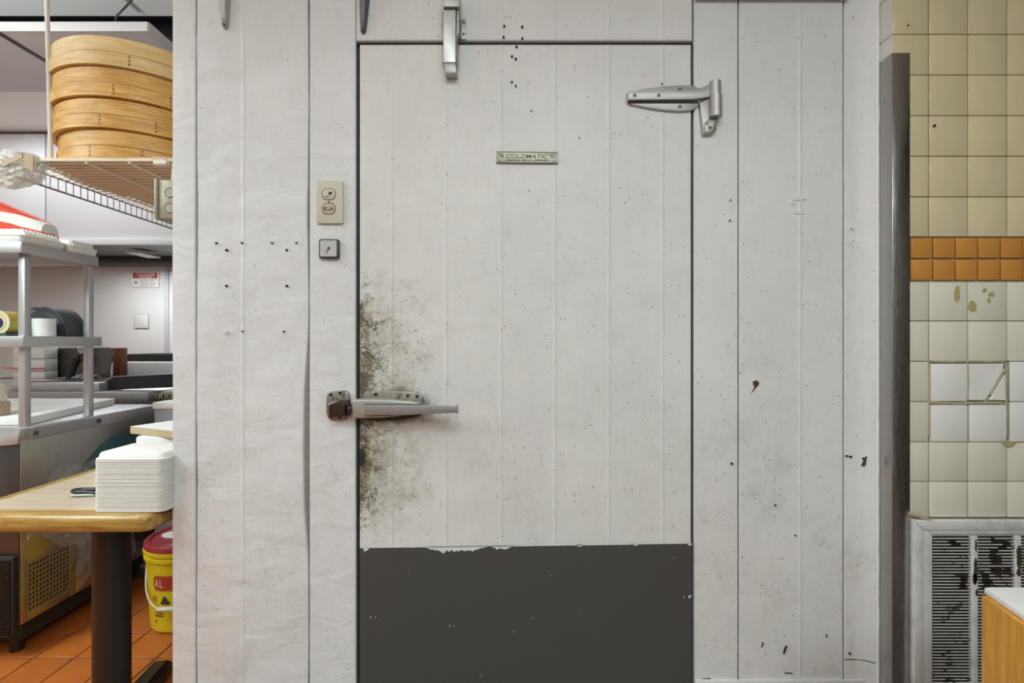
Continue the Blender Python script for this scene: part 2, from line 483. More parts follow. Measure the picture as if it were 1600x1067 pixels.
def tube(path, r, n=8, closed=False):
    path = [Vector(p) for p in path]
    bm = bmesh.new()
    rings = []
    m = len(path)
    ref = Vector((0.3, 0.2, 0.93))
    for i, p in enumerate(path):
        a = path[(i - 1) % m] if (closed or i > 0) else p
        b = path[(i + 1) % m] if (closed or i < m - 1) else p
        t = (b - a).normalized()
        u = t.cross(ref).normalized()
        v = t.cross(u)
        rings.append([bm.verts.new(p + r * (math.cos(2 * math.pi * k / n) * u + math.sin(2 * math.pi * k / n) * v)) for k in range(n)])
    for i in range(m if closed else m - 1):
        A, B = rings[i], rings[(i + 1) % m]
        for k in range(n):
            bm.faces.new((A[k], A[(k + 1) % n], B[(k + 1) % n], B[k]))
    if not closed:
        bm.faces.new(rings[0][::-1])
        bm.faces.new(rings[-1])
    bmesh.ops.recalc_face_normals(bm, faces=bm.faces)
    return bm


def lathe(prof, c, n=48, closed=True, a0=0, a1=360):
    """profile of (r,z) turned about a vertical axis at c"""
    bm = bmesh.new()
    full = abs(a1 - a0) >= 360
    rings = []
    for k in range(n if full else n + 1):
        a = R(a0 + (a1 - a0) * k / n)
        rings.append([bm.verts.new((c[0] + r * math.cos(a), c[1] + r * math.sin(a), c[2] + z)) for r, z in prof])
    m = len(prof)
    for k in range(n):
        A, B = rings[k], rings[(k + 1) % len(rings)]
        for i in range(m if closed else m - 1):
            j = (i + 1) % m
            if len({A[i], A[j], B[j], B[i]}) == 4:
                bm.faces.new((A[i], B[i], B[j], A[j]))
    bmesh.ops.remove_doubles(bm, verts=bm.verts, dist=1e-5)
    bmesh.ops.recalc_face_normals(bm, faces=bm.faces)
    return bm


def rot(bm, ang, c, axis='Z'):
    bmesh.ops.rotate(bm, verts=bm.verts, cent=Vector(c), matrix=Matrix.Rotation(R(ang), 3, axis))
    return bm


def text_bm(s, size, depth, shear=0.0, bold=0.0):
    """flat text as a bmesh lying in x-z, facing -y, origin at its lower-left corner"""
    cu = bpy.data.curves.new('tmp', 'FONT')
    cu.body = s
    cu.size = size
    cu.extrude = depth
    cu.shear = shear
    cu.offset = bold
    ob = bpy.data.objects.new('tmp', cu)
    C.objects.link(ob)
    dg = bpy.context.evaluated_depsgraph_get()
    me = bpy.data.meshes.new_from_object(ob.evaluated_get(dg))
    bpy.data.objects.remove(ob)
    bpy.data.curves.remove(cu)
    bm = bmesh.new()
    bm.from_mesh(me)
    bpy.data.meshes.remove(me)
    bmesh.ops.rotate(bm, verts=bm.verts, cent=(0, 0, 0), matrix=Matrix.Rotation(R(90), 3, 'X'))
    return bm


def fit(bm, x0, x1, z0, z1, y):
    xs = [v.co.x for v in bm.verts]
    zs = [v.co.z for v in bm.verts]
    ys = [v.co.y for v in bm.verts]
    for v in bm.verts:
        v.co.x = x0 + (v.co.x - min(xs)) / (max(xs) - min(xs)) * (x1 - x0) if True else 0
        v.co.z = z0 + (v.co.z - min(zs)) / (max(zs) - min(zs)) * (z1 - z0)
        v.co.y = v.co.y - min(ys) + y
    return bm


def fit_text(s, x0, x1, z0, z1, y, depth=0.0005, shear=0.0, bold=0.0):
    bm = text_bm(s, 0.1, depth, shear, bold)
    xs = [v.co.x for v in bm.verts]; zs = [v.co.z for v in bm.verts]
    a, b, c_, d = min(xs), max(xs), min(zs), max(zs)
    for v in bm.verts:
        v.co = Vector((x0 + (v.co.x - a) / (b - a) * (x1 - x0), y + v.co.y, z0 + (v.co.z - c_) / (d - c_) * (z1 - z0)))
    return bm


# ------------------------------------------------------------------ object helpers
ORG = {}


def link(name, bm, mat, parent=None, org=None, sharp=35):
    me = bpy.data.meshes.new(name)
    o_ = ORG[parent] if parent is not None else (Vector(org) if org is not None else Vector((0, 0, 0)))
    bmesh.ops.translate(bm, verts=bm.verts, vec=-o_)
    bm.to_mesh(me)
    bm.free()
    me.materials.append(M[mat] if isinstance(mat, str) else mat)
    me.polygons.foreach_set('use_smooth', [True] * len(me.polygons))
    me.set_sharp_from_angle(angle=R(sharp))
    o = bpy.data.objects.new(name, me)
    C.objects.link(o)
    if parent is not None:
        o.parent = parent
    else:
        o.location = o_
    ORG[o] = o_
    return o


def part(name, bm, mat, parent, label=None, kind=None):
    o = link(name, bm, mat, parent)
    if label:
        o['label'] = label
    if kind:
        o['kind'] = kind
    return o


def thing(name, label, cat, loc, group=None):
    o = bpy.data.objects.new(name, None)
    o.empty_display_size = 0.05
    o.location = loc
    C.objects.link(o)
    o['label'] = label
    o['category'] = cat
    if group:
        o['group'] = group
    ORG[o] = Vector(loc)
    return o


def solo(name, bm, mat, label, cat, group=None, org=None):
    if org is None:
        xs = [v.co for v in bm.verts]
        org = (sum(v.x for v in xs) / len(xs), sum(v.y for v in xs) / len(xs), min(v.z for v in xs))
    o = link(name, bm, mat, None, org)
    o['label'] = label
    o['category'] = cat
    if group:
        o['group'] = group
    return o


def struct(name, bm=None, mat=None, label=None, loc=(0, 0, 0)):
    if bm is None:
        o = bpy.data.objects.new(name, None)
        o.location = loc
        C.objects.link(o)
        ORG[o] = Vector(loc)
    else:
        o = link(name, bm, mat)
    o['kind'] = 'structure'
    if label:
        o['label'] = label
    return o


def inst(name, mesh, parent, loc, rotz=0.0):
    """shared-mesh copy of a piece, local origin at its own centre"""
    o = bpy.data.objects.new(name, mesh)
    C.objects.link(o)
    o.parent = parent
    o.location = Vector(loc) - ORG[parent]
    o.rotation_euler.z = rotz
    ORG[o] = Vector(loc)
    return o


def mesh_of(bm, mat, name):
    me = bpy.data.meshes.new(name)
    bm.to_mesh(me)
    bm.free()
    me.materials.append(M[mat])
    me.polygons.foreach_set('use_smooth', [True] * len(me.polygons))
    me.set_sharp_from_angle(angle=R(40))
    return me


# ================================================================== FLOOR
TP = 0.1525
floor = struct('floor', box(-4.6, 2.3, -2.0, 4.4, -0.06, -0.004), 'quarry_grout', 'floor of red quarry tiles with dark grout')
tile_me = mesh_of(box(-TP / 2 + .003, TP / 2 - .003, -TP / 2 + .003, TP / 2 - .003, -0.008, 0, 0.002, 1), 'quarry', 'quarry_tile')
bm = bmesh.new()
bm2 = bmesh.new()
for i in range(-19, 26):
    for j in range(-25, 17):
        x = -1.785 + TP * (i + .5)
        y = 1.801 + TP * (j + .5)
        if not (-4.6 < x < 2.3 and -2 < y < 4.35):
            continue
        if -3.0 < x < -0.93 and 1.19 < y < 2.65:
            inst('tile', tile_me, floor, (x, y, 0))
        elif not (x > -0.93 and y > W):
            b = TP / 2 - .003
            q = bm2 if (x > -0.93 and y < W) else bm
            q.faces.new([q.verts.new((x + a * b, y + c_ * b, 0)) for a, c_ in ((-1, -1), (1, -1), (1, 1), (-1, 1))])
o = part('tile_field', bm, 'quarry', floor, 'red quarry tiles of the rest of the floor', 'stuff')

o = part('tile_field', bm2, 'quarry_neutral', floor, 'unseen grey-brown floor tiles in front of the cooler door, toned for neutral bounce', 'stuff')

# ================================================================== COLD ROOM FRONT
X0, X1 = PX(268), PX(1366)
wb = struct('wall_back', box(X0 + .006, PX(556) - .0, W + .03, W + .09, 0, 2.62), 'gap', 'white painted walk-in cooler front made of tall sheet panels')
part('core', merge(box(PX(1083), X1, W + .03, W + .09, 0, 2.62), box(PX(556), PX(1083), W + .03, W + .09, PZ(66), 2.62)), 'gap', wb)


def panel(name, mat, pa, pb, z0, z1, creases=(), dent=0.0006, parent=wb, ez=None, yoff=None, depth=0.029, nz=70, lab=None, seed=0.0, round_l=0.0):
    xa, xb = PX(pa), PX(pb)
    xs = {xa: 0, xb: 0, xa + .0025: 0, xb - .0025: 0}
    n = max(3, int((xb - xa) / 0.02))
    cr = [PX(c_) for c_ in creases]
    for i in range(1, n):
        x = xa + (xb - xa) * i / n
        if all(abs(x - c_) > .011 for c_ in cr):
            xs[x] = 0
    for c_ in cr:
        for dx, dy in ((-.009, 0), (-.0045, 0), (-.002, -.0009), (0, -.0012), (.002, -.0009), (.0045, 0), (.009, 0)):
            xs[c_ + dx] = dy
    xl = sorted(xs)
    zl = [z0, z0 + .0025] + [z0 + (z1 - z0) * i / nz for i in range(1, nz)] + [z1 - .0025, z1]
    bm = bmesh.new()
    g = []
    for z in zl:
        row = []
        for x in xl:
            y = W + xs[x]
            nb = noise.noise(Vector((x * 5 + seed, z * 4.2, 0.3))) + 0.6 * noise.noise(Vector((x * 11, z * 17 + seed, 1.7)))
            y += dent * nb
            if x in (xa, xb) or z in (z0, z1):
                y += .0022
            if round_l and x - xa < round_l:
                t = 1 - (x - xa) / round_l
                y += round_l * (1 - math.sqrt(max(0, 1 - t * t)))
            if yoff:
                y += yoff(x, z)
            xx = x
            if ez:
                xx = x + ez(z) * ((x - xa) / (xb - xa)) ** 4
            row.append(bm.verts.new((xx, y, z)))
        g.append(row)
    for i in range(len(zl) - 1):
        for j in range(len(xl) - 1):
            bm.faces.new((g[i][j], g[i][j + 1], g[i + 1][j + 1], g[i + 1][j]))
    be = [e for e in bm.edges if len(e.link_faces) == 1]
    r = bmesh.ops.extrude_edge_only(bm, edges=be)
    for v in [x for x in r['geom'] if isinstance(x, bmesh.types.BMVert)]:
        v.co.y = W + depth
    bmesh.ops.recalc_face_normals(bm, faces=bm.faces)
    # make the front look towards the camera
    bm.faces.ensure_lookup_table()
    if bm.faces[0].normal.y > 0:
        bmesh.ops.reverse_faces(bm, faces=bm.faces)
    return part(name, bm, mat, parent, lab)


def bulge(z):
    # warped edge of the second panel, widest between the latch and the kick plate
    zm = PZ(700)
    return -0.011 * math.exp(-((z - zm) / 0.27) ** 4) - 0.0015 * math.sin(z * 9)


panel('panel', 'paint', 268, 305, 0, 2.6, dent=.0007, round_l=0.006)
panel('panel', 'paint', 307.5, 481.0, 0, 2.6, creases=(380,), dent=.0036, ez=bulge, nz=130, yoff=lambda x, z: -.0014 if PX(329) < x < PX(479) and PZ(501) < z < PZ(366) else 0, seed=3.1, lab='dented white panel with a bowed right edge')
panel('panel', 'paint', 483.6, 555.5, 0, 2.6, dent=.0006, seed=7)
panel('panel', 'paint_r', 556.5, 1081.5, PZ(63), 2.6, creases=(612, 697, 783, 867, 951, 1035), dent=.0005, seed=9, nz=20)
panel('panel', 'paint_r', 1084.5, 1153, 0, 2.6, dent=.0005, seed=11)
panel('panel', 'paint_r', 1155, 1317.5, 0, 2.6, creases=(1250,), dent=.0007, seed=13)
panel('panel', 'paint_r', 1319.5, 1364, 0, 2.6, dent=.0007, seed=15,
      yoff=lambda x, z: -0.018 * max(0, min(1, (x - PX(1338)) / (PX(1364) - PX(1338)))) ** 1.6)
# grey strip of core showing in the opened seam
part('seam_strip', box(PX(473), PX(483), W + .012, W + .028, PZ(930), PZ(500), .001), simple('seam_edge_board', (0.30, 0.28, 0.25, 1), 0.8, var=0.4, scale=60), wb)
# bead of caulk up the corner with the tiled wall
path = [(PX(1365) + 0.0012 * noise.noise(Vector((0, 0, z * 30))), W - .014 + 0.002 * noise.noise(Vector((3, 0, z * 22))), z) for z in [i * 0.02 for i in range(131)]]
part('caulk_bead', tube(path, .0048, 8), 'caulk', wb, 'lumpy white caulk bead')
# door stop / return inside the opening
part('door_gasket', merge(box(PX(555.5), PX(562.5), W + .012, W + .03, 0, PZ(66)), box(PX(1079.5), PX(1084.5), W + .012, W + .03, 0, PZ(66)),
                          box(PX(556), PX(1084), W + .012, W + .03, PZ(70), PZ(63))), 'gasket', wb, 'black rubber door gasket')
# holes left by old fittings
bmh = []
for px, py, r in ((339, 380, 2), (379, 380, 2), (426, 380, 2), (464, 380, 2), (355, 391, 2.4), (449, 391, 2.4), (355, 447, 2.4), (449, 447, 2.4), (380, 518, 1.6), (444, 518, 1.8),
                  (1141, 313, 1.2), (1140, 345, 1.5), (788, 42, 2.1), (816, 43, 2.2), (787, 59, 2.1), (816, 61, 2),
                  (1322, 712, 2.0), (1358, 770, 2.6), (1358, 676, 3), (1143, 724, 2), (1211, 789, 1.5), (1242, 836, 1.5), (1328, 713, 2.2), (1347, 716, 2.5), (1327, 1020, 2)):
    bmh.append(cyl((PX(px), W - .0052, PZ(py)), (PX(px), W + .01, PZ(py)), r * .0013, 10))
part('screw_holes', merge(*bmh), 'hole', wb, 'small dark screw holes', 'stuff')
part('screw_head', merge(cyl((PX(354), W - .006, PZ(518)), (PX(354), W, PZ(518)), .006, 14, .0045)), 'paint', wb)
part('screw_head', merge(cyl((PX(1330), W - .006, PZ(356)), (PX(1330), W, PZ(356)), .0045, 14, .0045)), 'paint', wb)
bm = merge(prism(XZ([(1176, 596), (1182, 594), (1186, 598), (1184, 603), (1180, 606), (1177, 602)]), W - .0022, W + .004))
part('rust_hole', bm, 'rust', wb, 'ragged rusty hole')
part('rust_run', prism(XZ([(1179, 604), (1182, 604), (1176, 612), (1173, 615)]), W - .0016, W + .003), 'rust', wb)
# scuffs, chips and the cut line low in the corner strip
for l in ([(1189, 1010), (1191.5, 1003), (1193, 1003), (1190.5, 1011)], [(1225, 1012), (1228, 1008), (1230, 1009), (1226, 1020), (1223, 1021)], [(1346, 722), (1350, 712), (1351, 712), (1349, 726), (1344, 727)],
          [(1290, 990), (1292, 992), (1292.5, 996), (1290.5, 994)], [(1226, 1050), (1238, 1051), (1238, 1052), (1226, 1051.4)], [(1097, 1060), (1110, 1059), (1110, 1060.4), (1097, 1061)], [(1141, 722), (1145, 724), (1144, 726), (1141, 724.5)]):
    part('scuff_mark', prism(XZ(l), W - .0022 if l[0][0] < 1330 else W - .0085, W + .002), 'scuff_shade', wb)
for l in ([(1236, 309), (1250, 306), (1258, 308), (1259, 312), (1246, 313), (1238, 315)], [(1240, 331), (1250, 329), (1256, 331), (1255, 334), (1243, 335)], [(1234, 318), (1241, 314), (1243, 318), (1237, 321)],
          [(1322, 378), (1332, 371), (1334, 376), (1326, 384)]):
    part('paint_ridge', prism(XZ(l), W - .0030, W + .001, 'y', .0007, 1), 'paint_r', wb)
part('cut_line', tube([(PX(a), W - .0006 - .018 * max(0, (PX(a) - PX(1338)) / (PX(1364) - PX(1338))) ** 1.6, PZ(1030)) for a in range(1320, 1364, 3)], .0011, 6), 'gap', wb)
# side of the cold room running back into the kitchen
struct('wall_left', box(X0, X0 + .05, W + .029, 3.4, 0, 2.62), 'paint', 'white side of the walk-in cooler facing the kitchen')
# cove strip at the foot
bb = struct('baseboard_right', box(PX(1085), PX(1364), W - .006, W - .001, 0, PZ(1060), .002), 'paint_r', 'thin painted base strip along the floor')

# ================================================================== DOOR
door = struct('door_1', loc=((PX(562) + PX(1080)) / 2, W, 0), label='white painted walk-in cooler door with dark kick plate')
DL, DR = 562, 1080
panel('leaf', 'paint_door', DL, DR, 0.02, PZ(69.5), creases=(612, 697, 783, 867, 951, 1035), dent=.0008, parent=door, seed=21, nz=90)
kz = PZ(852)
kick = part('kick_plate', prism([(PX(563), .03), (PX(1080), .03), (PX(1080), PZ(848)), (PX(563), PZ(855))], W - .0045, W - .001, 'y', .0006, 1), 'kick', door, 'dark grey brushed metal kick plate')


def ragged(px0, px1, ytop, th, n=26, seed=0):
    """strip of paint with a torn lower edge"""
    up, lo = [], []
    for i in range(n + 1):
        x = px0 + (px1 - px0) * i / n
        e = min(1, 4 * i / n, 4 * (n - i) / n)
        t = th * e * (0.45 + 0.9 * abs(noise.noise(Vector((x * .12 + seed, 2.2, 0)))) + 0.4 * abs(noise.noise(Vector((x * .5, seed, 4)))))
        up.append((x, ytop(x)))
        lo.append((x, ytop(x) + max(.4, t)))
    bm = bmesh.new()
    A = [bm.verts.new((PX(a), W - .0062, PZ(b))) for a, b in up]
    B = [bm.verts.new((PX(a), W - .0062, PZ(b))) for a, b in lo]
    for i in range(n):
        bm.faces.new((A[i], B[i], B[i + 1], A[i + 1]))
    be = [e for e in bm.edges if len(e.link_faces) == 1]
    r = bmesh.ops.extrude_edge_only(bm, edges=be)
    for v in [x for x in r['geom'] if isinstance(x, bmesh.types.BMVert)]:
        v.co.y = W - .0040
    bmesh.ops.recalc_face_normals(bm, faces=bm.faces)
    return bm


yt = lambda x: 855 - 7 * (x - 563) / 517 - .6
bm = merge(ragged(660, 766, yt, 10, 46, 1.3), ragged(766, 802, yt, 6, 20, 5), ragged(568, 578, yt, 6, 8, 8), ragged(900, 910, yt, 4, 6, 9), ragged(988, 996, yt, 4, 6, 10), ragged(1072, 1080, yt, 5, 6, 12), ragged(563, 1080, yt, 1.2, 160, 3))
part('paint_residue', bm, 'flake', kick, 'torn strip of white paint left on the plate edge')
bmf = []
for px, py, r in ((580, 963, 1.4), (588, 962, 1), (703, 976, 1.2), (710, 977, .8), (803, 985, 1), (832, 964, 1), (1068, 931, 1.3), (1076, 931, 2.2), (1078, 929, 1.5), (752, 1053, 1), (905, 957, .8), (1052, 870, .9), (640, 889, .7), (860, 897, .8)):
    bmf.append(cyl((PX(px), W - .0056, PZ(py)), (PX(px), W - .004, PZ(py)), r * .0014, 7))
part('paint_flecks', merge(*bmf), 'flake', kick, None, 'stuff')
bmh = []
for px, py, r in ((807, 74, 2.3), (800, 89, 2.2), (806, 93, 2.3), (800, 129, 1.9), (806, 135, 1.9), (830, 174, 1.3), (1034, 132, 1.6), (650, 517, 1.2), (905, 216, 1)):
    bmh.append(cyl((PX(px), W - .0042, PZ(py)), (PX(px), W + .01, PZ(py)), r * .0013, 10))
part('screw_holes', merge(*bmh), 'hole', door, 'small dark holes of a removed fitting', 'stuff')


def screw(px, py, y, r, parent, mat='screw', name='screw'):
    c_ = (PX(px), y, PZ(py))
    b = cyl((c_[0], y + .003, c_[2]), (c_[0], y - .0018, c_[2]), r, 16, r * .75)
    s = part(name, b, mat, parent)
    part('recess', merge(box(c_[0] - r * .5, c_[0] + r * .5, y - .0023, y - .0015, c_[2] - r * .14, c_[2] + r * .14),
                         box(c_[0] - r * .14, c_[0] + r * .14, y - .0023, y - .0015, c_[2] - r * .5, c_[2] + r * .5)), 'hole', s) if parent is not None and parent.parent is None else None
    return s


part('bare_patch', prism(XZ([(562.6, 702), (566, 699), (569, 706), (571, 712), (569, 722), (566, 729), (562.6, 726)]), W - .0022, W + .002), 'navy', door, 'chipped patch showing dark navy below the latch')
# --- latch: mounting plate, housing, lever
latch = part('latch_handle', prism(XZ([(574, 610.5), (612, 610), (649, 611), (657, 615), (663, 622), (664, 634), (660, 646), (651, 652), (626, 656), (590, 657.5), (574, 656), (567, 650), (566, 628), (569, 616)]), W - .011, W - .0005, 'y', .003, 2), 'cast_worn', door, 'worn chrome latch handle')
part('housing', prism(XZ([(556, 622), (580, 621), (612, 621.5), (645, 624), (661, 627), (662, 640), (648, 645), (600, 650), (557, 651)]), W - .036, W - .008, 'y', .006, 3), 'cast', latch)
part('latch_bolt', merge(cyl((PX(560), W - .021, PZ(637)), (PX(548), W - .021, PZ(637)), .0115, 16), box(PX(544), PX(551), W - .032, W - .010, PZ(646), PZ(628), .003)), 'bronze', latch)
# lever: thick near the pivot, thin and lifted towards its tip
bm = bmesh.new()
prof = [(577.5, 629.5, 644.5, .047, .030), (610, 629.5, 644.5, .049, .030), (640, 629.3, 644, .051, .031), (663, 629.3, 642.8, .053, .036), (690, 629.6, 641.3, .057, .046), (712, 630, 640, .061, .052), (719, 630, 640, .061, .052)]
rings = []
for px, ya, yb, f_, bk in prof:
    rings.append([bm.verts.new((PX(px), W - f_, PZ(ya))), bm.verts.new((PX(px), W - f_, PZ(yb))), bm.verts.new((PX(px), W - bk, PZ(yb))), bm.verts.new((PX(px), W - bk, PZ(ya)))])
for A, B in zip(rings, rings[1:]):
    for k in range(4):
        bm.faces.new((A[k], A[(k + 1) % 4], B[(k + 1) % 4], B[k]))
bm.faces.new(rings[0][::-1]); bm.faces.new(rings[-1])
bmesh.ops.recalc_face_normals(bm, faces=bm.faces)
bevel(bm, .0012, 2)
part('lever', bm, 'lever', latch, 'flat tapering lever')
part('lever_seat', box(PX(576), PX(662), W - .0372, W - .030, PZ(646), PZ(628.2), .0005), 'gap', latch)
part('lever_tip', box(PX(716.5), PX(719.5), W - .066, W - .050, PZ(640.5), PZ(629), .001), 'lever', latch)
part('shaded_rusty_lip', prism(XZ([(570, 651.5), (600, 651), (640, 647), (659, 644), (657, 648), (650, 651.5), (626, 655.5), (590, 657), (575, 655.5)]), W - .0118, W - .010, 'y', .0006, 1), 'scuff_shade', latch, 'rusty, shade-darkened lower edge of the latch plate')  # dark strip: rust together with painted shade under the latch
part('lever_slot', box(PX(592), PX(617), W - .0366, W - .034, PZ(646.5), PZ(645)), 'hole', latch)
for px, py in ((589, 615.5), (638.5, 617.5), (653, 618.5)):
    screw(px, py, W - .011, .0052, latch, 'hole')
# --- strap hinge
hinge = part('strap_hinge', prism(XZ([(978, 148), (1002, 141.5), (1034, 137), (1060, 135.5), (1078, 135.5), (1088, 139), (1097, 150), (1094, 161), (1087, 170), (1077, 175), (1061, 176), (1036, 174.5), (1008, 170), (982, 164.5), (978.5, 160)]), W - .009, W - .0005, 'y', .002, 2), 'cast', door, 'cast aluminium strap hinge')
part('strap', prism(XZ([(979, 148), (1079, 146), (1093, 142), (1110, 134.5), (1119, 135), (1121.5, 141), (1121.5, 153), (1112, 155.5), (1096, 158), (1080, 160.5), (979, 161)]), W - .019, W - .008, 'y', .0022, 2), 'cast', hinge)
part('groove', box(PX(980), PX(1090), W - .0096, W - .007, PZ(164.3), PZ(161)), 'gap', hinge)
part('barrel', merge(cyl((PX(1113), W - .018, PZ(156)), (PX(1113), W - .018, PZ(134)), .0155, 24), cyl((PX(1114), W - .018, PZ(188)), (PX(1114), W - .018, PZ(155.5)), .0165, 24)), 'cast', hinge)
part('frame_bracket', prism(XZ([(1091, 164), (1103, 157), (1116, 156), (1121, 160), (1122, 184), (1117, 194), (1116.5, 206), (1111, 212.5), (1096, 213)]), W - .012, W - .0005, 'y', .003, 2), 'cast', hinge)
part('bracket_toe', prism(XZ([(1099, 195), (1107, 187), (1119, 184), (1117, 194), (1116, 207), (1110, 211.5), (1098, 212), (1096.5, 203)]), W - .015, W - .010, 'y', .002, 2), 'cast_worn', hinge)
for px, py, dy in ((989, 154.5, .019), (1026, 154.5, .019), (1060.6, 142, .009 + .0), (1060.6, 169, .009), (1106, 203, .015)):
    screw(px, py, W - dy, .0054, hinge)
# --- top hook closer
closer = part('door_closer', prism(rr(PX(695.5), PX(714), PZ(109), PZ(29.5), .002, 3), W - .036, W - .006, 'y', .002, 2), 'chrome', door, 'satin steel spring closer at the door top')
part('end_cap', prism(XZ([(695.5, 108), (714, 108), (715.5, 124), (698, 125)]), W - .033, W - .002, 'y', .0025, 2), 'cast', closer)
part('hook', prism(rr(PX(695.5), PX(720), PZ(26.5), PZ(2.5), .002, 3), W - .042, W - .004, 'y', .002, 2), 'cast', closer)
part('hook_neck', box(PX(698.5), PX(711.5), W - .030, W - .006, PZ(31), PZ(25)), 'bronze', closer)
part('side_plate', prism(XZ([(715, 28), (719.5, 24), (719.5, 62), (717, 66), (715.5, 110), (714.2, 112)]), W - .030, W - .001, 'y', .001, 1), 'cast_worn', closer)
part('side_plate', prism(XZ([(693.2, 30), (695, 28), (695, 108), (694, 108), (693.5, 68)]), W - .028, W - .001, 'y', .0004, 1), 'cast_worn', closer)
bk = part('fixing_flange', box(PX(719.5), PX(728), W - .005, W - .0005, PZ(63), PZ(31.5), .0012), 'cast', closer)
for py in (36.5, 55):
    screw(724.8, py, W - .005, .0042, closer)
# --- maker's plate
npz0, npz1 = PZ(255.5), PZ(238.5)
plate = part('name_plate', rot(box(PX(776), PX(871), W - .0042, W - .0005, npz0, npz1, .001), 0.5, (PX(823), W, PZ(247)), 'Y'), 'pewter', door, 'small pewter maker plate')
part('plate_rim', rot(merge(box(PX(775.5), PX(871.5), W - .0054, W - .003, npz0 - .001, npz0 + .0012), box(PX(776), PX(871), W - .005, W - .003, npz1 - .0012, npz1 + .0005)), 0.5, (PX(823), W, PZ(247)), 'Y'), 'pewter_dark', plate)
part('lettering', rot(fit_text('COLDMATIC', PX(790.5), PX(856.5), PZ(248.2), PZ(242), W - .0044, .0006, .25, .0012), 0.5, (PX(823), W, PZ(247)), 'Y'), 'pewter_dark', plate, 'raised dark lettering COLDMATIC')
em = []
for k in range(3):
    em.append(box(PX(779 + k), PX(787 + k * .6), W - .0052, W - .004, PZ(241.6 + 2 * k + .7), PZ(241.6 + 2 * k)))
em.append(tube([(PX(781.5) + .0085 * math.cos(a), W - .0045, PZ(247) + .0115 * math.sin(a)) for a in [R(120 + 15 * i) for i in range(13)]], .0005, 5))
em.append(tube([(PX(863.5) + .0075 * math.cos(a), W - .0045, PZ(247) + .0115 * math.sin(a)) for a in [R(-80 + 15 * i) for i in range(12)]], .0005, 5))
for k in range(3):
    em.append(box(PX(858 + k), PX(864 + k), W - .0052, W - .004, PZ(242.5 + 2 * k + .7), PZ(242.5 + 2 * k)))
em += [box(PX(a), PX(b), W - .0049, W - .004, PZ(251.9), PZ(250.4)) for a, b in ((790.8, 801), (801.6, 808), (808.6, 812.5), (815, 824), (826, 830), (834.5, 841), (841.7, 848), (848.6, 856))]
part('emblem', merge(*em), 'pewter_dark', plate)

# --- strike on the frame
st = thing('latch_strike', 'grimy metal latch strike on the frame left of the door handle', 'door strike', (PX(530), W, PZ(657)))
part('mounting_plate', prism(XZ([(513, 614), (519, 610.5), (541, 609.5), (546, 612), (548, 618), (548, 650), (543, 655), (522, 657), (515, 653), (511.5, 645), (511.5, 626)]), W - .010, W - .0005, 'y', .003, 2), 'cast_worn', st)
part('keeper', prism(XZ([(521, 629.5), (534, 624.5), (550, 622.5), (550, 647.5), (534, 649), (520, 650)]), W - .032, W - .008, 'y', .003, 2), 'bronze', st, 'dark bronze keeper')
part('keeper_lip', prism(XZ([(520, 628), (534, 623.5), (535, 625.5), (522, 630.5), (520, 640)]), W - .034, W - .028, 'y', .0006, 1), 'cast', st)
for px, py in ((518.8, 616), (533, 613.3), (515, 634), (519.5, 651.5), (533, 652)):
    screw(px, py, W - .010, .0046, st, 'hole' if py < 620 else 'screw')

# --- socket and thermometer
so = thing('power_outlet', 'ivory duplex power outlet on the panel left of the door', 'outlet', (PX(517), W, PZ(350)))
part('cover_plate', prism(rr(PX(496.5), PX(537), PZ(350), PZ(283.5), .003, 3), W - .008, W - .0005, 'y', .0035, 3), 'ivory', so)
for k, py in enumerate((305, 327.5)):
    cx, cz = PX(515.5), PZ(py)
    pts = []
    for i in range(32):
        a = 2 * math.pi * i / 32
        pts.append((cx + .0172 * math.cos(a), cz + max(-.0142, min(.0142, .0172 * math.sin(a)))))
    part('socket_ring', prism([(cx + (p[0] - cx) * 1.1, cz + (p[1] - cz) * 1.1) for p in pts], W - .0084, W - .006), 'slot', so)
    f_ = part('socket', prism(pts, W - .0095, W - .006, 'y', .001, 2), 'ivory' if k == 0 else 'ivory_dark', so)
    if k == 0:
        part('plug_blank', prism(rr(PX(508.5), PX(516), PZ(309), PZ(301.5), .003, 4), W - .0135, W - .009, 'y', .0012, 2), 'plug', f_)
        part('slot', box(PX(516), PX(520.5), W - .0102, W - .009, PZ(305.5), PZ(301.5)), 'slot', f_)
    else:
        part('slot', merge(box(PX(508), PX(513), W - .0102, W - .009, PZ(329.5), PZ(325)), box(PX(517), PX(522), W - .0102, W - .009, PZ(329), PZ(325.8))), M['rust'], f_)
        part('blade_stub', box(PX(510), PX(520.5), W - .012, W - .009, PZ(329.5), PZ(327), .0006), 'knob', f_)
part('centre_screw', cyl((PX(515.5), W - .0095, PZ(316.5)), (PX(515.5), W - .006, PZ(316.5)), .0022, 10), 'slot', so)
th = thing('dial_thermometer', 'small square dial thermometer with black rim below the outlet', 'thermometer', (PX(516), W, PZ(404)))
part('rim', prism(rr(PX(500.8), PX(531.5), PZ(404.5), PZ(374.8), .005, 4), W - .012, W - .0005, 'y', .0015, 2), 'dial_rim', th)
part('dial', prism(rr(PX(503), PX(528.5), PZ(402), PZ(377), .003, 4), W - .0132, W - .010, 'y', .0008, 1), 'dial', th)
nd = [(PX(516.6), PZ(388)), (PX(517.6), PZ(389.4)), (PX(511.8), PZ(397.6)), (PX(511.3), PZ(397.2))]
part('needle', merge(prism(nd, W - .0142, W - .0133), cyl((PX(516.5), W - .0148, PZ(389)), (PX(516.5), W - .013, PZ(389)), .0032, 12)), 'slot', th)
tk = []
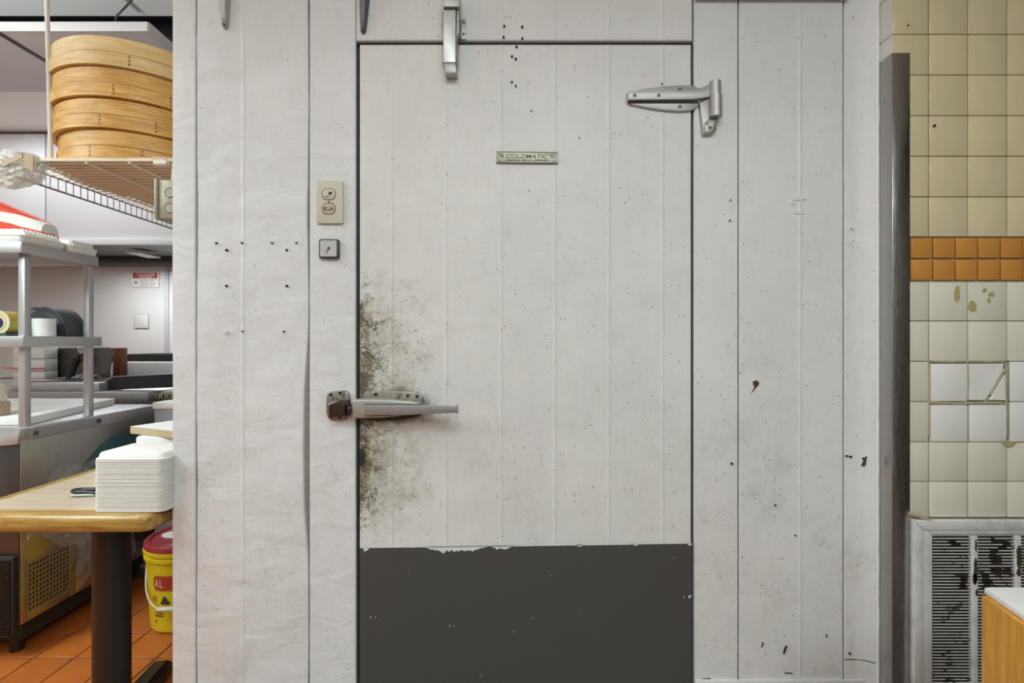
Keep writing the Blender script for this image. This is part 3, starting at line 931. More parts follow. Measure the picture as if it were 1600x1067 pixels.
for i in range(-5, 6):
    a = R(90 + i * 24)
    cx, cz = PX(516), PZ(389.5)
    tk.append(tube([(cx + .016 * math.cos(a), W - .0133, cz + .016 * math.sin(a)), (cx + .0185 * math.cos(a), W - .0133, cz + .0185 * math.sin(a))], .0004, 4))
part('scale_marks', merge(*tk), 'ink', th)

# ================================================================== WALL SHELF (bracket tips hang into view)
sh = thing('wall_shelf', 'shelf over the door of which two tapering steel bracket arms show', 'shelf', (PX(460), W, PZ(53)))
part('board', box(PX(300), PX(660), W - .27, W - .002, 2.40, 2.42, .002), 'white', sh)
for px, pt in ((353.5, 46.5), (568, 53.5)):
    zt = PZ(pt)
    bm = bmesh.new()
    rows = []
    for z, hw, dp in ((zt, .003, .006), (zt + .006, .0075, .010), (zt + .04, .0105, .016), (zt + .10, .015, .022), (2.40, .022, .032)):
        cx = PX(px) + (.0 if px < 500 else .010 * (z - zt) / .3)
        rows.append([bm.verts.new((cx - hw, W - .001, z)), bm.verts.new((cx - hw * .55, W - dp, z)), bm.verts.new((cx + hw * .55, W - dp, z)), bm.verts.new((cx + hw, W - .001, z))])
    for A, B in zip(rows, rows[1:]):
        for k in range(3):
            bm.faces.new((A[k], A[k + 1], B[k + 1], B[k]))
    bm.faces.new(rows[0][::-1])
    bmesh.ops.recalc_face_normals(bm, faces=bm.faces)
    b = part('bracket', merge(bm, box(PX(px) - .012, PX(px) + .012, W - .24, W - .01, 2.375, 2.40, .004)), 'dark_steel' if px > 500 else 'dull_steel', sh)
    part('rivet', cyl((PX(px), W - .013, zt + .008), (PX(px), W - .008, zt + .008), .004, 12), 'screw', b)

# conduit along the top of the wall
solo('wall_conduit', merge(tube([(PX(1085), W - .013, PZ(-3)), (PX(1318), W - .013, PZ(-3))], .010, 12), box(PX(1310), PX(1322), W - .02, W - .001, PZ(3), PZ(-8), .003)), 'soffit',
     'thin grey conduit along the top edge above the right panels', 'conduit')

# ================================================================== TILED WALL AT THE RIGHT
TX0 = PX(1395, TW)
SUB = TW + .007
wr = struct('wall_right', box(TX0 + .004, 2.3, SUB, TW + .2, 0, 2.62), 'grout', 'tiled wall, beige above and cream below an orange band')
ROWS = [(-137, -74, 'tan'), (-73.5, -10.5, 'tan'), (-10, 53, 'tan'), (54, 116.5, 'tan'), (117.5, 180, 'tan'), (181, 243.5, 'tan'), (244.5, 307, 'tan'), (308, 369.5, 'tan'),
        (440.5, 501, 'cream'), (502, 564, 'cream'), (565, 627, 'cream'), (628, 690, 'cream'), (691, 752, 'cream'), (753, 808, 'cream'), (809, 870, 'cream'), (871, 932, 'cream'), (933, 994, 'cream'), (995, 1056, 'cream'), (1057, 1118, 'cream')]
COLS = [(1395, 1450.6), (1452, 1511.5), (1513, 1572.5), (1574, 1633.5), (1635, 1694.5), (1696, 1755)]
cache = {}
pz = lambda y: PZ(y, TW)
pxx = lambda x: PX(x, TW)


def tile(x0, x1, y0, y1, mat, proud=0.0, parent=wr, th=.008):
    w_, h_ = pxx(x1) - pxx(x0), pz(y0) - pz(y1)
    key = (round(w_, 4), round(h_, 4), mat)
    if key not in cache:
        cache[key] = mesh_of(box(-w_ / 2, w_ / 2, 0, th, -h_ / 2, h_ / 2, .0022, 2), mat, 'tile')
    return inst('tile', cache[key], parent, ((pxx(x0) + pxx(x1)) / 2, TW - proud, (pz(y0) + pz(y1)) / 2))


VENT_L, VENT_T = 1421, 811
for (y0, y1, k) in ROWS:
    for ci, (x0, x1) in enumerate(COLS):
        if y0 > 800 and x0 > 1400:
            continue
        mat = 'tile_tan' if k == 'tan' else 'tile_cream'
        jx = random.uniform(-.35, .35)
        if k == 'cream' and 560 < y0 < 690 and ci >= 1:
            mat = 'tile_white'
            if ci == 2 and y0 < 600:      # the cracked tile: two pieces with grout showing between them
                for pts in ([(1514, 568), (1569, 568), (1566, 580), (1545, 617), (1538, 625.5), (1513.5, 625.5)], [(1570.5, 584), (1571, 625.5), (1546, 625.5), (1551, 616)]):
                    part('tile', prism([(pxx(a), pz(b)) for a, b in pts], TW - .001, TW + .008, 'y', .0015, 1), 'tile_white', wr)
                continue
            off = (1.5, 0.6) if ci < 3 else (2.5, 0)
            tile(x0 + off[0], x1, y0 + (4.5 if y0 > 600 and ci < 3 else 3 if ci < 3 else 0), y1, mat, .001 if ci < 3 else .004)
            continue
        tile(x0 + jx * .5, x1 + jx * .5, y0, y1, mat, random.uniform(0, .0006))
for r_, (y0, y1) in enumerate(((371.5, 403), (405.5, 437.5))):
    for i in range(-1, 10):
        a = 1423.8 + 35.1 * i
        tile(max(a, 1395.5), a + 33.2 - (0), y0, y1, 'tile_orange', random.uniform(0, .0006))
# cream tile slip and stains
for cx, cy, a, b, s in ((1495, 460, 4.5, 12, 1), (1519, 479, 7, 8, 2), (1538, 453, 3, 4, 3), (1549, 460, 5, 4, 4), (1545, 470, 2.5, 5, 5), (1576, 692, 12, 6, 6)):
    pts = []
    for i in range(22):
        t = 2 * math.pi * i / 22
        k = 1 + .35 * noise.noise(Vector((math.cos(t) * 1.7, math.sin(t) * 1.7, s * 3.1)))
        pts.append((pxx(cx + a * k * math.cos(t)), pz(cy + b * k * math.sin(t))))
    part('sauce_stain', prism(pts, TW - .0013, TW + .002), 'stain', wr)
# rough grout smears around the replaced tiles
path = lambda l: [(pxx(a), TW - .0004, pz(b)) for a, b in l]
gs = []
for l in ([(1450, 564), (1480, 565), (1510, 564), (1542, 565), (1571, 564)], [(1451, 566), (1451.5, 600), (1451, 640), (1450.5, 686)], [(1511.5, 566), (1512, 595), (1511.5, 626)],
          [(1452, 629), (1480, 630), (1510, 630), (1545, 629.5), (1571, 630)], [(1572.5, 566), (1572, 600), (1572.5, 640), (1572, 688)], [(1570, 576), (1558, 598), (1546, 620)]):
    q = path(l)
    fine = []
    for p, n_ in zip(q, q[1:]):
        for k in range(8):
            t = k / 8
            fine.append((p[0] + (n_[0] - p[0]) * t + .0013 * noise.noise(Vector((k * 3.3 + p[0] * 90, 0, p[2] * 90))), p[1] + .0015 + .001 * noise.noise(Vector((k, 4, p[2] * 40))), p[2] + (n_[2] - p[2]) * t + .0013 * noise.noise(Vector((k * 2.1, 5, p[0] * 70)))))
    gs.append(tube(fine, .0035, 6))
part('grout_smear', merge(*gs), 'grout', wr, 'uneven yellowed grout around the replaced tiles', 'stuff')
part('old_screw', merge(cyl((pxx(1459), TW - .004, pz(197)), (pxx(1459), TW + .003, pz(197)), .0036, 10), cyl((pxx(1418.5), TW - .003, pz(40)), (pxx(1418.5), TW + .003, pz(40)), .002, 8)), 'screw', wr)
# painted return towards the cold room
sy = [(-74, 'a'), (-10, 'a'), (53, 'a'), (116.5, 'a'), (180, 'a'), (243, 'a'), (307, 'a'), (370, 'a'), (440, 'a'), (501, 'a'), (564, 'a'), (627, 'a'), (690, 'a'), (752, 'a'), (815, 'a'), (880, 'a'), (945, 'a'), (1010, 'a'), (1075, 'a')]
for (a, _), (b, _) in zip(sy, sy[1:]):
    part('tile', box(TX0 - .0005, TX0 + .008, TW + .001, W + .02, pz(b) + .001, pz(a) - .001, .0015, 1), 'tile_side', wr)

# --- corner guard
cg = thing('corner_guard', 'tall stainless steel corner guard on the edge of the tiled wall', 'corner guard', (TX0, TW, 0))
zt = pz(83.5)
xl = TX0 - .0035
part('front_leaf', box(xl, PX(1420.5, TW), TW - .0032, TW - .0012, 0.002, zt, .0008, 2), 'guard', cg)
part('side_leaf', box(xl, xl + .002, TW - .003, W - .012, 0.002, zt, .0006, 2), 'guard', cg)

# --- wall vent
vn = thing('wall_vent', 'chipped white painted louvred wall vent at the foot of the tiled wall', 'vent', (PX(1560, TW), TW, 0.05))
vx = lambda x: PX(x, TW)
VR, VB = 1690, 1215


def frame(x0, y0, x1, y1, w_, ya, yb, bev):
    return merge(prism([(vx(x0), pz(y0)), (vx(x1), pz(y0)), (vx(x1 - w_), pz(y0 + w_)), (vx(x0 + w_), pz(y0 + w_))], ya, yb, 'y', bev, 2),
                 prism([(vx(x0), pz(y1)), (vx(x1), pz(y1)), (vx(x1 - w_), pz(y1 - w_)), (vx(x0 + w_), pz(y1 - w_))], ya, yb, 'y', bev, 2),
                 prism([(vx(x0), pz(y0)), (vx(x0 + w_), pz(y0 + w_)), (vx(x0 + w_), pz(y1 - w_)), (vx(x0), pz(y1))], ya, yb, 'y', bev, 2),
                 prism([(vx(x1), pz(y0)), (vx(x1 - w_), pz(y0 + w_)), (vx(x1 - w_), pz(y1 - w_)), (vx(x1), pz(y1))], ya, yb, 'y', bev, 2))


part('outer_frame', frame(1421, 810, VR, VB, 15, TW - .016, TW - .0005, .003), 'vent', vn)
part('inner_frame', frame(1436, 819, VR - 15, VB - 9, 13, TW - .013, TW - .002, .0015), 'vent', vn)
part('step_frame', frame(1449, 832, VR - 28, VB - 22, 3.5, TW - .008, TW - .001, .0006), 'vent', vn)
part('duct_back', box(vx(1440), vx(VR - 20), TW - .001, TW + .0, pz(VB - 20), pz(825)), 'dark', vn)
sl = []
y = 838.5
while y < VB - 26:
    for a, b in ((1453, 1511.5), (1521, 1578.5), (1588, 1645)):
        zz = pz(y)
        sl.append(prism([(TW - .0105, zz + .0012), (TW - .0112, zz - .0008), (TW - .0105, zz - .0022), (TW - .0015, zz - .0050), (TW - .0015, zz - .0038)], vx(a) - .001, vx(b) + .001, 'x'))
    y += 4.75
part('louvre_blades', merge(*sl), 'louvre', vn, 'close rows of thin angled louvre blades with peeling paint', 'stuff')
for a, b in ((1511, 1521.5), (1578.5, 1588.5), (1645, 1655)):
    part('mullion', box(vx(a), vx(b), TW - .012, TW - .001, pz(VB - 24), pz(835), .002), 'louvre' if a > 1600 else 'vent', vn)


def blob_poly(cx, cy, a, b, s, n=26):
    return [(vx(cx + a * math.cos(t) * (1 + .5 * noise.noise(Vector((math.cos(t) * 2, math.sin(t) * 3, s)))) + 1.2 * noise.noise(Vector((math.sin(t) * 4, s, 0)))), pz(cy + b * math.sin(t))) for t in [2 * math.pi * i / n for i in range(n)]]


for cx, cy, a, b, s in ((1517.5, 888, 3, 20, 1), (1516, 901, 3.5, 9, 2), (1518, 849, 1.6, 10, 3), (1519, 922, 2, 5, 4), (1585, 868, 4, 19, 5), (1584, 891, 3.5, 6, 6)):
    part('paint_loss', prism(blob_poly(cx, cy, a, b, s), TW - .0128, TW - .0105), 'peel', vn)
pl = []
for cx, cy, a, b in ((1546, 843, 7, 5), (1562, 848, 10, 8), (1546, 860, 8, 5), (1548, 872, 10, 9), (1550, 889, 13, 5), (1536, 905, 12, 10), (1500, 897, 9, 6), (1486, 846, 12, 4), (1498, 909, 8, 6), (1566, 887, 8, 4), (1530, 912, 9, 4)):
    y = 838.5
    while y < cy + b:
        if abs(y - cy) <= b:
            for q in range(2):
                xm = cx + random.uniform(-a, a) * .5
                ln = random.uniform(.25, .7) * a
                zz = pz(y)
                if xm - ln > 1455 and xm + ln < 1577 and not (1508 < xm + ln and xm - ln < 1524):
                    pl.append(prism([(TW - .0110, zz + .0017), (TW - .0120, zz - .0008), (TW - .0112, zz - .0027), (TW - .0060, zz - .0030), (TW - .0060, zz - .0010)], vx(xm - ln), vx(xm + ln), 'x'))
        y += 4.75
part('paint_loss', merge(*pl), 'peel', vn, 'dark bare patches on the blades', 'stuff')
solo('pipe_stub', tube([(vx(1417), TW - .004, pz(802)), (vx(1428), TW - .006, pz(803)), (vx(1438), TW - .008, pz(807)), (vx(1446), TW - .010, pz(810.5))], .006, 10), 'knob',
     'short brown bent pipe above the top left corner of the vent', 'pipe')

# --- wooden counter end with white top, near the camera
ct = thing('wood_counter', 'orange varnished wooden counter end with white laminate top by the vent', 'counter', (1.0, 0.7, 0))
zc = 0.75
ptsT = [(.827, .846), (.807, .755), (.79, .30), (1.15, .30), (1.15, .846)]
pb = rr(0, 1, 0, 1, .1)
part('top', prism(ptsT, zc - .012, zc, 'z', .003, 2), 'laminate_white', ct)
part('side_panel', prism([(.818, .842), (.800, .755), (.785, .31), (1.14, .31), (1.14, .842)], 0.0, zc - .012, 'z', .002, 1), 'cab_wood', ct)

# ================================================================== KITCHEN SHELL
struct('wall_far', box(-4.6, 2.3, 4.2, 4.3, 0, 2.62), 'back_steel', 'sheet steel wall behind the cooking line')
struct('wall_kitchen', box(-4.7, -4.6, -2.0, 4.3, 0, 2.62), 'white', 'white wall at the far left of the kitchen')
struct('wall_front', box(-4.7, 2.3, -2.1, -2.0, 0, 2.62), 'greywall', 'grey wall behind the viewer')
struct('wall_side', box(2.3, 2.4, -2.1, 4.3, 0, 2.62), 'darkwall', 'dark grey wall at the far right')
struct('ceiling', merge(box(-4.7, 2.4, -2.1, 2.135, 2.62, 2.68), box(-4.7, 2.4, 2.42, 4.3, 2.62, 2.68)), 'ceil', 'off-white ceiling')
struct('trim_1', merge(box(-4.7, 2.4, 2.08, 2.44, 2.80, 2.84), box(-4.7, 2.4, 2.12, 2.135, 2.68, 2.82), box(-4.7, 2.4, 2.42, 2.44, 2.62, 2.82)), 'dark', 'dark slot across the ceiling')
struct('trim_2', box(-2.255, -2.25, 1.2, 2.1, 2.612, 2.622), 'soffit', 'ceiling panel joint')
struct('trim_3', box(-1.63, -1.62, 1.2, 2.1, 2.610, 2.622), 'soffit', 'ceiling panel joint')
kb = struct('trim_4', box(-2.9, -0.95, 2.41, 2.62, 0, .055, .004), 'kerb_front', 'dark kerb under the cooking line')
part('kerb_tile', box(-2.9, -0.95, 2.405, 2.62, .055, .064, .002), 'kerb_top', kb)

# --- soffit box hanging under the ceiling
sf = thing('duct_box', 'grey galvanised duct box hung below the ceiling behind the steamers', 'duct', (-2.6, 2.0, 2.38))
part('underside', box(-4.0, -1.41, 1.87, 2.32, 2.38, 2.384), 'soffit', sf)
part('front_flange', box(-4.0, -1.41, 1.866, 1.872, 2.38, 2.417, .001), 'hood_steel', sf)
part('end_flange', box(-1.412, -1.406, 1.87, 2.32, 2.38, 2.417, .001), 'soffit', sf)
part('body', box(-4.0, -1.42, 1.90, 2.32, 2.384, 2.405), 'soffit', sf)
part('seam', box(-2.005, -1.985, 1.87, 2.32, 2.376, 2.380, .001), 'dark_steel', sf)
part('hanger', tube([(-1.55, 1.88, 2.41), (-1.545, 1.885, 2.45), (-1.50, 1.90, 2.52), (-1.47, 1.93, 2.618)], .004, 6), 'screw', sf)

# --- range hood
hd = thing('range_hood', 'white steel range hood with dark greasy underside over the cooking line', 'range hood', (-2.6, 3.7, 1.84))
sx = PX(71, 3.3)
part('panel', box(-4.4, sx - .004, 3.30, 3.315, 1.88, 2.60, .002), 'hood_steel', hd)
part('panel', box(sx + .004, -1.15, 3.30, 3.315, 1.88, 2.60, .002), 'hood_steel', hd)
part('panel_joint', box(sx - .006, sx + .006, 3.306, 3.312, 1.88, 2.60), 'dark_steel', hd)
part('fascia', box(-4.4, -1.15, 3.285, 3.32, 1.84, 1.885, .004), 'hood_steel', hd)
part('side', box(-1.16, -1.15, 3.3, 4.18, 1.84, 2.6), 'hood_steel', hd)
part('inner_top', box(-4.4, -1.15, 3.32, 4.18, 1.93, 1.94), 'filter', hd)
for i in range(8):
    xx = -4.1 + i * .36
    part('filter', prism([(3.36, 1.848), (4.10, 1.90), (4.10, 1.92), (3.36, 1.868)], xx, xx + .345, 'x', .003, 1), 'filter', hd)
part('rear_trough', box(-4.4, -1.15, 4.10, 4.18, 1.825, 1.90, .004), 'dark_steel', hd)
part('lamp_cover', box(PX(219, 3.7), PX(240, 3.7), 3.56, 3.78, 1.832, 1.842, .003), 'hood_steel', hd)

# --- notices on the back wall
YS = 4.195
sg = thing('warning_sign', 'small white DANGER notice with red header on the far steel wall', 'sign', (PX(227, YS), YS, PZ(449, YS)))
sxz = lambda x: PX(x, YS)
szz = lambda y_: PZ(y_, YS)
part('board', box(sxz(205.5), sxz(248.5), YS - .004, YS - .0005, szz(449), szz(424), .001), 'sign_white', sg)
part('header', box(sxz(208.3), sxz(246.3), YS - .0055, YS - .003, szz(434.8), szz(426.3)), 'sign_red', sg)
part('lettering', fit_text('DANGER', sxz(217.5), sxz(243), szz(432.2), szz(427.5), YS - .0062, .0006, 0, .001), 'sign_white', sg, 'white lettering DANGER')
part('warning_triangle', merge(tube([(sxz(212), YS - .006, szz(432)), (sxz(214.5), YS - .006, szz(427.6)), (sxz(217), YS - .006, szz(432))], .0022, 4, True)), 'sign_white', sg)
part('header_line', box(sxz(218.5), sxz(237.5), YS - .0062, YS - .005, szz(434), szz(433.2)), 'sign_white', sg)
part('print', merge(*[box(sxz(a), sxz(b), YS - .005, YS - .0035, szz(q + .5), szz(q - .3)) for a, b, q in ((219, 231, 437.2), (233, 246, 437.2), (219.5, 231, 440.5), (233, 242, 440.5), (221, 233, 443.4), (236, 244, 443.4), (219, 240, 446.3))],
                    prism([(sxz(213 + 2.6 * math.cos(t)), szz(441.2 + 1.8 * math.sin(t))) for t in [i * .6 for i in range(10)]], YS - .005, YS - .0035)), 'ink', sg)
cvp = thing('blank_cover_plate', 'blank steel cover plate low on the far wall under the notice', 'cover plate', (sxz(221), YS, szz(512)))
part('plate', box(sxz(211), sxz(232), YS - .006, YS - .0005, szz(512.5), szz(491.5), .002), 'back_steel', cvp)
part('plate_edge', frame_ := box(sxz(210.6), sxz(232.4), YS - .002, YS - .0005, szz(513), szz(491)), 'ink', cvp)
solo('corner_channel', box(PX(258, 4.19), PX(263, 4.19), 4.185, 4.199, .9, 1.84, .002), 'soffit', 'grey vertical steel joint strip on the far wall beside the cooler', 'strip')

# ================================================================== WIRE SHELF, STEAMERS
SX, SY0, SY1, SZ = -1.54, 1.475, 2.35, 1.733
XB = X0 - .012
ws = thing('wire_shelf', 'cream coated wire shelf fixed to the side of the cooler', 'shelf', (-1.24, 1.9, SZ - .04))
deck = mesh_of(tube([(SX - (SX + XB) / 2, 0, 0), (XB - (SX + XB) / 2, 0, 0)], .0022, 6), 'wire', 'deck_wire')
for i in range(35):
    inst('deck_wire', deck, ws, ((SX + XB) / 2, SY0 + i * (SY1 - SY0) / 34, SZ))
for f_ in (0.12, .40, .62, .82):
    x = SX + (XB - SX) * f_
    part('support_wire', tube([(x, SY0, SZ - .006), (x, SY1, SZ - .006)], .0032, 6), 'wire', ws)
part('edge_rail', tube([(SX, SY0, SZ), (SX, SY1, SZ)], .0035, 6), 'wire_grey', ws)
part('edge_rail', tube([(SX, SY0, SZ - .042), (SX, SY1, SZ - .042)], .0038, 6), 'wire_grey', ws)
part('edge_rail', tube([(SX, SY0, SZ - .042), (SX, SY0, SZ)], .0038, 6), 'wire_grey', ws)
part('near_rail', tube([(SX, SY0, SZ), (XB, SY0, SZ)], .0042, 6), 'wire', ws)
part('wall_rail', tube([(XB, SY0, SZ), (XB, SY1, SZ)], .004, 6), 'wire', ws)
strut = mesh_of(tube([(0, 0, -.042), (0, 0, 0)], .0016, 5), 'wire_grey', 'strut')
for i in range(30):
    inst('strut', strut, ws, (SX, SY0 + .02 + i * .0285, SZ))
br = part('end_clip', box(PX(262, 1.48), PX(245, 1.48), SY0 - .006, SY0 + .006, SZ - .012, SZ + .004, .003), 'wire', ws)
solo('hanger_rod', tube([(-1.475, 1.545, SZ + .002), (-1.485, 1.545, 2.1), (-1.498, 1.545, 2.618)], .0062, 10), 'rod', 'off-white rod rising from the wire shelf to the ceiling', 'rod')
# board under the steamers
solo('shelf_board', prism(rr(-1.475, -.95, 1.482, 2.02, .03, 4), SZ + .004, SZ + .012, 'z', .002, 1), 'bamboo_slat', 'thin brown board under the stack of steamers', 'board')

TH = .0965
specs = [(0, .252, .012, -.004, 'lowest, darkest bamboo steamer of the stack on the wire shelf', 'bamboo'),
         (1, .262, .004, .0, 'second bamboo steamer from the bottom of the stack', 'bamboo'),
         (2, .265, .001, .0, 'third bamboo steamer up, just below the top one', 'bamboo'),
         (3, .267, .0, .0, 'topmost, palest bamboo steamer of the stack', 'bamboo_pale')]
for k, r, dx, dy, lab, mt in specs:
    c_ = (-1.32 + dx, 1.757 + dy, SZ + .013 + k * TH)
    t = thing('bamboo_steamer', lab, 'steamer', c_, 'bamboo steamers on the wire shelf')
    h = TH - .0015
    part('lower_band', lathe([(r + .001, .004), (r + .0015, h * .465), (r - .012, h * .465), (r - .012, .004)], c_, 72), mt, t)
    part('upper_band', lathe([(r - .0015, h * .495), (r - .0015, h * .52), (r - .004, h - .002), (r - .006, h), (r - .014, h), (r - .014, h * .50)], c_, 72), mt, t)
    part('inner_hoop', lathe([(r - .0145, .0), (r - .0145, h - .006), (r - .020, h - .006), (r - .020, .0)], c_, 64), mt, t)
    for i, a in enumerate((205, 262, 305)):
        aa = R(a + k * 9 + (7 if i % 2 else -4))
        px_, py_ = c_[0] + (r - .003) * math.cos(aa), c_[1] + (r - .003) * math.sin(aa)
        for q in range(3):
            part('lashing', rot(box(px_ - .0048, px_ - .0 + .0012 + .0034, py_ - .0030, py_ + .0030, c_[2] + .010 + q * .012, c_[2] + .018 + q * .012, .0006, 1), math.degrees(aa) - 90 + 90, (px_, py_, 0)), 'cane', t)
    if k == 0:
        for i in range(17):
            yy = c_[1] - r + .03 + i * (2 * r - .06) / 16
            hw = math.sqrt(max(0.0004, (r - .021) ** 2 - (yy - c_[1]) ** 2))
            part('slat', box(c_[0] - hw, c_[0] + hw, yy - .0115, yy + .0115, c_[2] + .001, c_[2] + .006, .001, 1), 'bamboo_slat', t)
    else:
        part('slat_floor', lathe([(0.001, .004), (r - .0205, .004), (r - .0205, .010), (0.001, .010)], c_, 48), 'bamboo_slat', t)

# plastic bag bundled at the shelf corner
bm = bmesh.new()
bmesh.ops.create_icosphere(bm, subdivisions=5, radius=1)
bc = Vector((PX(28, 1.44), 1.44, PZ(266, 1.44)))
for v in bm.verts:
    d = v.co.normalized()
    k = 1 + .30 * noise.noise(d * 1.5) - .30 * abs(noise.noise(Vector((d.x * 1.2, d.y * 3, d.z * 4.5)))) + .10 * noise.noise(Vector((d.x * 2, d.y * 6, d.z * 9)))
    p = d * k
    p.x *= .088; p.y *= .045; p.z *= .056
    if p.x > 0:
        p.z += .25 * p.x
        p.z *= 1 - .4 * p.x / .09
    v.co = bc + p
pbag = thing('plastic_bag', 'crumpled cloudy plastic bag taped to the near corner of the wire shelf', 'plastic bag', (bc.x, bc.y, bc.z - .06))
part('bag', bm, 'bag', pbag)
part('tape', rot(prism([(PX(33, 1.385), PZ(238, 1.385)), (PX(46, 1.385), PZ(240, 1.385)), (PX(45, 1.385), PZ(265, 1.385)), (PX(31, 1.385), PZ(259, 1.385))], 1.388, 1.391), 6, (bc.x, 1.388, bc.z)), 'tape_tan', pbag)
part('tape', prism([(PX(0, 1.39), PZ(252, 1.39)), (PX(32, 1.39), PZ(238, 1.39)), (PX(33, 1.39), PZ(246, 1.39)), (PX(2, 1.39), PZ(260, 1.39))], 1.393, 1.396), 'tape_tan', pbag)

# electrical box on the cooler side
eb = thing('junction_box', 'grimy galvanised junction box with two round knockouts beside the wire shelf', 'junction box', (X0 - .03, 1.37, PZ(343, 1.345)))
z0, z1 = PZ(341, 1.345), PZ(281, 1.345)
part('body', box(X0 - .052, X0 + .0005, 1.345, 1.40, z0, z1, .002), 'box_metal', eb)
part('cover', box(X0 - .060, X0 - .053, 1.339, 1.405, z0 - .003, z1 + .003, .002), 'box_metal', eb)
for zz in (z1 - .036, z1 - .079):
    part('knockout', lathe([(.0125, 0), (.0140, 0), (.0140, .0016), (.0125, .0016)], (0, 0, 0), 24), 'slot', eb)
    ko = ORG and C.objects[-1]
    bpy_o = ko
    me = bpy_o.data
    for v in me.vertices:   # lay the ring against the near face
        p = v.co + ORG[eb]
        v.co = Vector((X0 - .020 + p.x, 1.3452 - p.z, zz + p.y)) - ORG[eb]
    part('knockout_disc', cyl((X0 - .020, 1.346, zz), (X0 - .020, 1.3438, zz), .0122, 24), 'box_metal', eb)
solo('cable', tube([(X0 - .030, 1.372, z1 + .002), (X0 - .022, 1.372, z1 + .10), (X0 - .016, 1.372, z1 + .45), (X0 - .030, 1.375, z1 + .70), (X0 - .045, 1.38, 2.618)], .0052, 8), 'wire', 'cream cable running up from the junction box', 'cable')

# ================================================================== PREP FRIDGE
FX, FY0, FY1, FT = -1.807, 1.770, 2.46, .86
FL = -2.9
fr = thing('prep_fridge', 'stainless prep fridge with white board on top beside the wooden table', 'fridge', (-2.35, 2.1, 0))
part('body', box(FL, FX - .004, FY0 + .012, FY1, .137, .815, .003), 'dull_steel', fr)
part('side_panel', box(FX - .004, FX, FY0 + .005, FY1, .365, .815, .001), 'side_steel', fr, 'grimy stainless side panel')
part('side_panel', merge(box(FX - .004, FX, FY0 + .005, 1.798, .137, .365, .001), box(FX - .004, FX, 1.972, FY1, .137, .365, .001), box(FX - .004, FX, 1.798, 1.972, .137, .165, .001), box(FX - .004, FX, 1.798, 1.972, .353, .365, .001)), 'side_steel', fr)
# perforated grille
ny, nzz = 12, 10
gy0, gy1, gz0, gz1 = 1.798, 1.972, .165, .353
bm = bmesh.new()
ys, zs = [gy0], [gz0]
for i in range(ny):
    a = gy0 + .004 + i * (gy1 - gy0 - .008) / ny
    p = (gy1 - gy0 - .008) / ny
    ys += [a + p * .2, a + p * .8]
ys.append(gy1)
for i in range(nzz):
    a = gz0 + .004 + i * (gz1 - gz0 - .008) / nzz
    p = (gz1 - gz0 - .008) / nzz
    zs += [a + p * .18, a + p * .82]
zs.append(gz1)
vg = [[bm.verts.new((FX + .0005, y_, z_)) for y_ in ys] for z_ in zs]
for i in range(len(zs) - 1):
    for j in range(len(ys) - 1):
        if i % 2 == 1 and j % 2 == 1:
            continue
        bm.faces.new((vg[i][j], vg[i][j + 1], vg[i + 1][j + 1], vg[i + 1][j]))
r = bmesh.ops.extrude_face_region(bm, geom=list(bm.faces))
for v in [x for x in r['geom'] if isinstance(x, bmesh.types.BMVert)]:
    v.co.x -= .003
bmesh.ops.recalc_face_normals(bm, faces=bm.faces)
part('vent_grille', bm, simple('yellowed_steel_grille', (0.40, 0.30, 0.16, 1), 0.4, 0.5, var=0.25, scale=25), fr, 'square-holed vent grille')
part('grille_void', box(FX - .0036, FX - .003, gy0, gy1, gz0, gz1), 'dark', fr)
# top frame and its bolted bracket strip
part('top_frame', box(FL, FX + .006, FY0 + .035, FY1, .812, FT, .003), 'stain_steel', fr)
part('front_apron', prism([(FX + .006, FT), (FX - .004, .803), (PX(0, FY0), PZ(697, FY0)), (-2.05, .745), (FL, .745), (FL, .80), (-2.05, .80), (PX(0, FY0), PZ(682, FY0)), (PX(30, FY0), PZ(673, FY0))], FY0 - .004, FY0 + .036, 'y', .003, 2), 'stain_steel', fr)
stp = part('post_bracket', prism([(1.805, .818), (2.105, .818), (2.118, .827), (2.118, .845), (2.105, .855), (1.805, .855)], FX + .006, FX + .012, 'x', .001, 1), 'dull_steel', fr)
for yy in (1.818, 2.095):
    part('bolt', cyl((FX + .011, yy, .836), (FX + .017, yy, .836), .009, 6), 'screw', stp)
# front: doors, posts and the lower dark grille
part('front_panel', box(FL, -1.905, FY0 - .002, FY0 + .012, .42, .745, .003), 'stain_steel', fr)
part('front_post', box(-1.902, FX - .006, FY0 + .004, FY0 + .012, .137, .80, .001), 'dark_steel', fr)
part('kick_grille', box(FL, FX - .012, FY0 - .012, FY0 + .006, .10, .392, .004), 'dark', fr)
sl = [box(FL + .01, FX - .018, FY0 - .017, FY0 - .011, z_, z_ + .0045) for z_ in [.108 + .009 * i for i in range(31)]]
part('grille_fins', merge(*sl), 'black_iron', fr, 'fine dark grille fins', 'stuff')
part('shade_block', box(FL, FX - .05, FY0 + .06, FY1 - .03, .05, .137), 'dark', fr)  # dark box that stands for the shade under the fridge
for xx, yy in ((FL + .1, FY0 + .08), (FX - .09, FY0 + .08), (FL + .1, FY1 - .08), (FX - .09, FY1 - .08)):
    part('leg', cyl((xx, yy, 0), (xx, yy, .09), .022, 14), 'black_iron', fr)
part('painted_reflection', prism([(2.03, .66), (2.12, .73), (2.20, .755), (2.44, .755), (2.44, .50), (2.02, .50)], FX, FX + .0008, 'x'), 'teal', fr, 'dark teal painted reflection')  # teal patch painting a reflection onto the steel side
solo('cutting_board', prism([(-2.01, 2.44), (-1.845, 1.842), (-1.87, 1.836), (FL + .09, 1.836), (FL + .09, 2.45), (-2.02, 2.45)], FT + .001, FT + .032, 'z', .004, 2), 'poly', 'large white plastic cutting board on the prep fridge', 'cutting board')


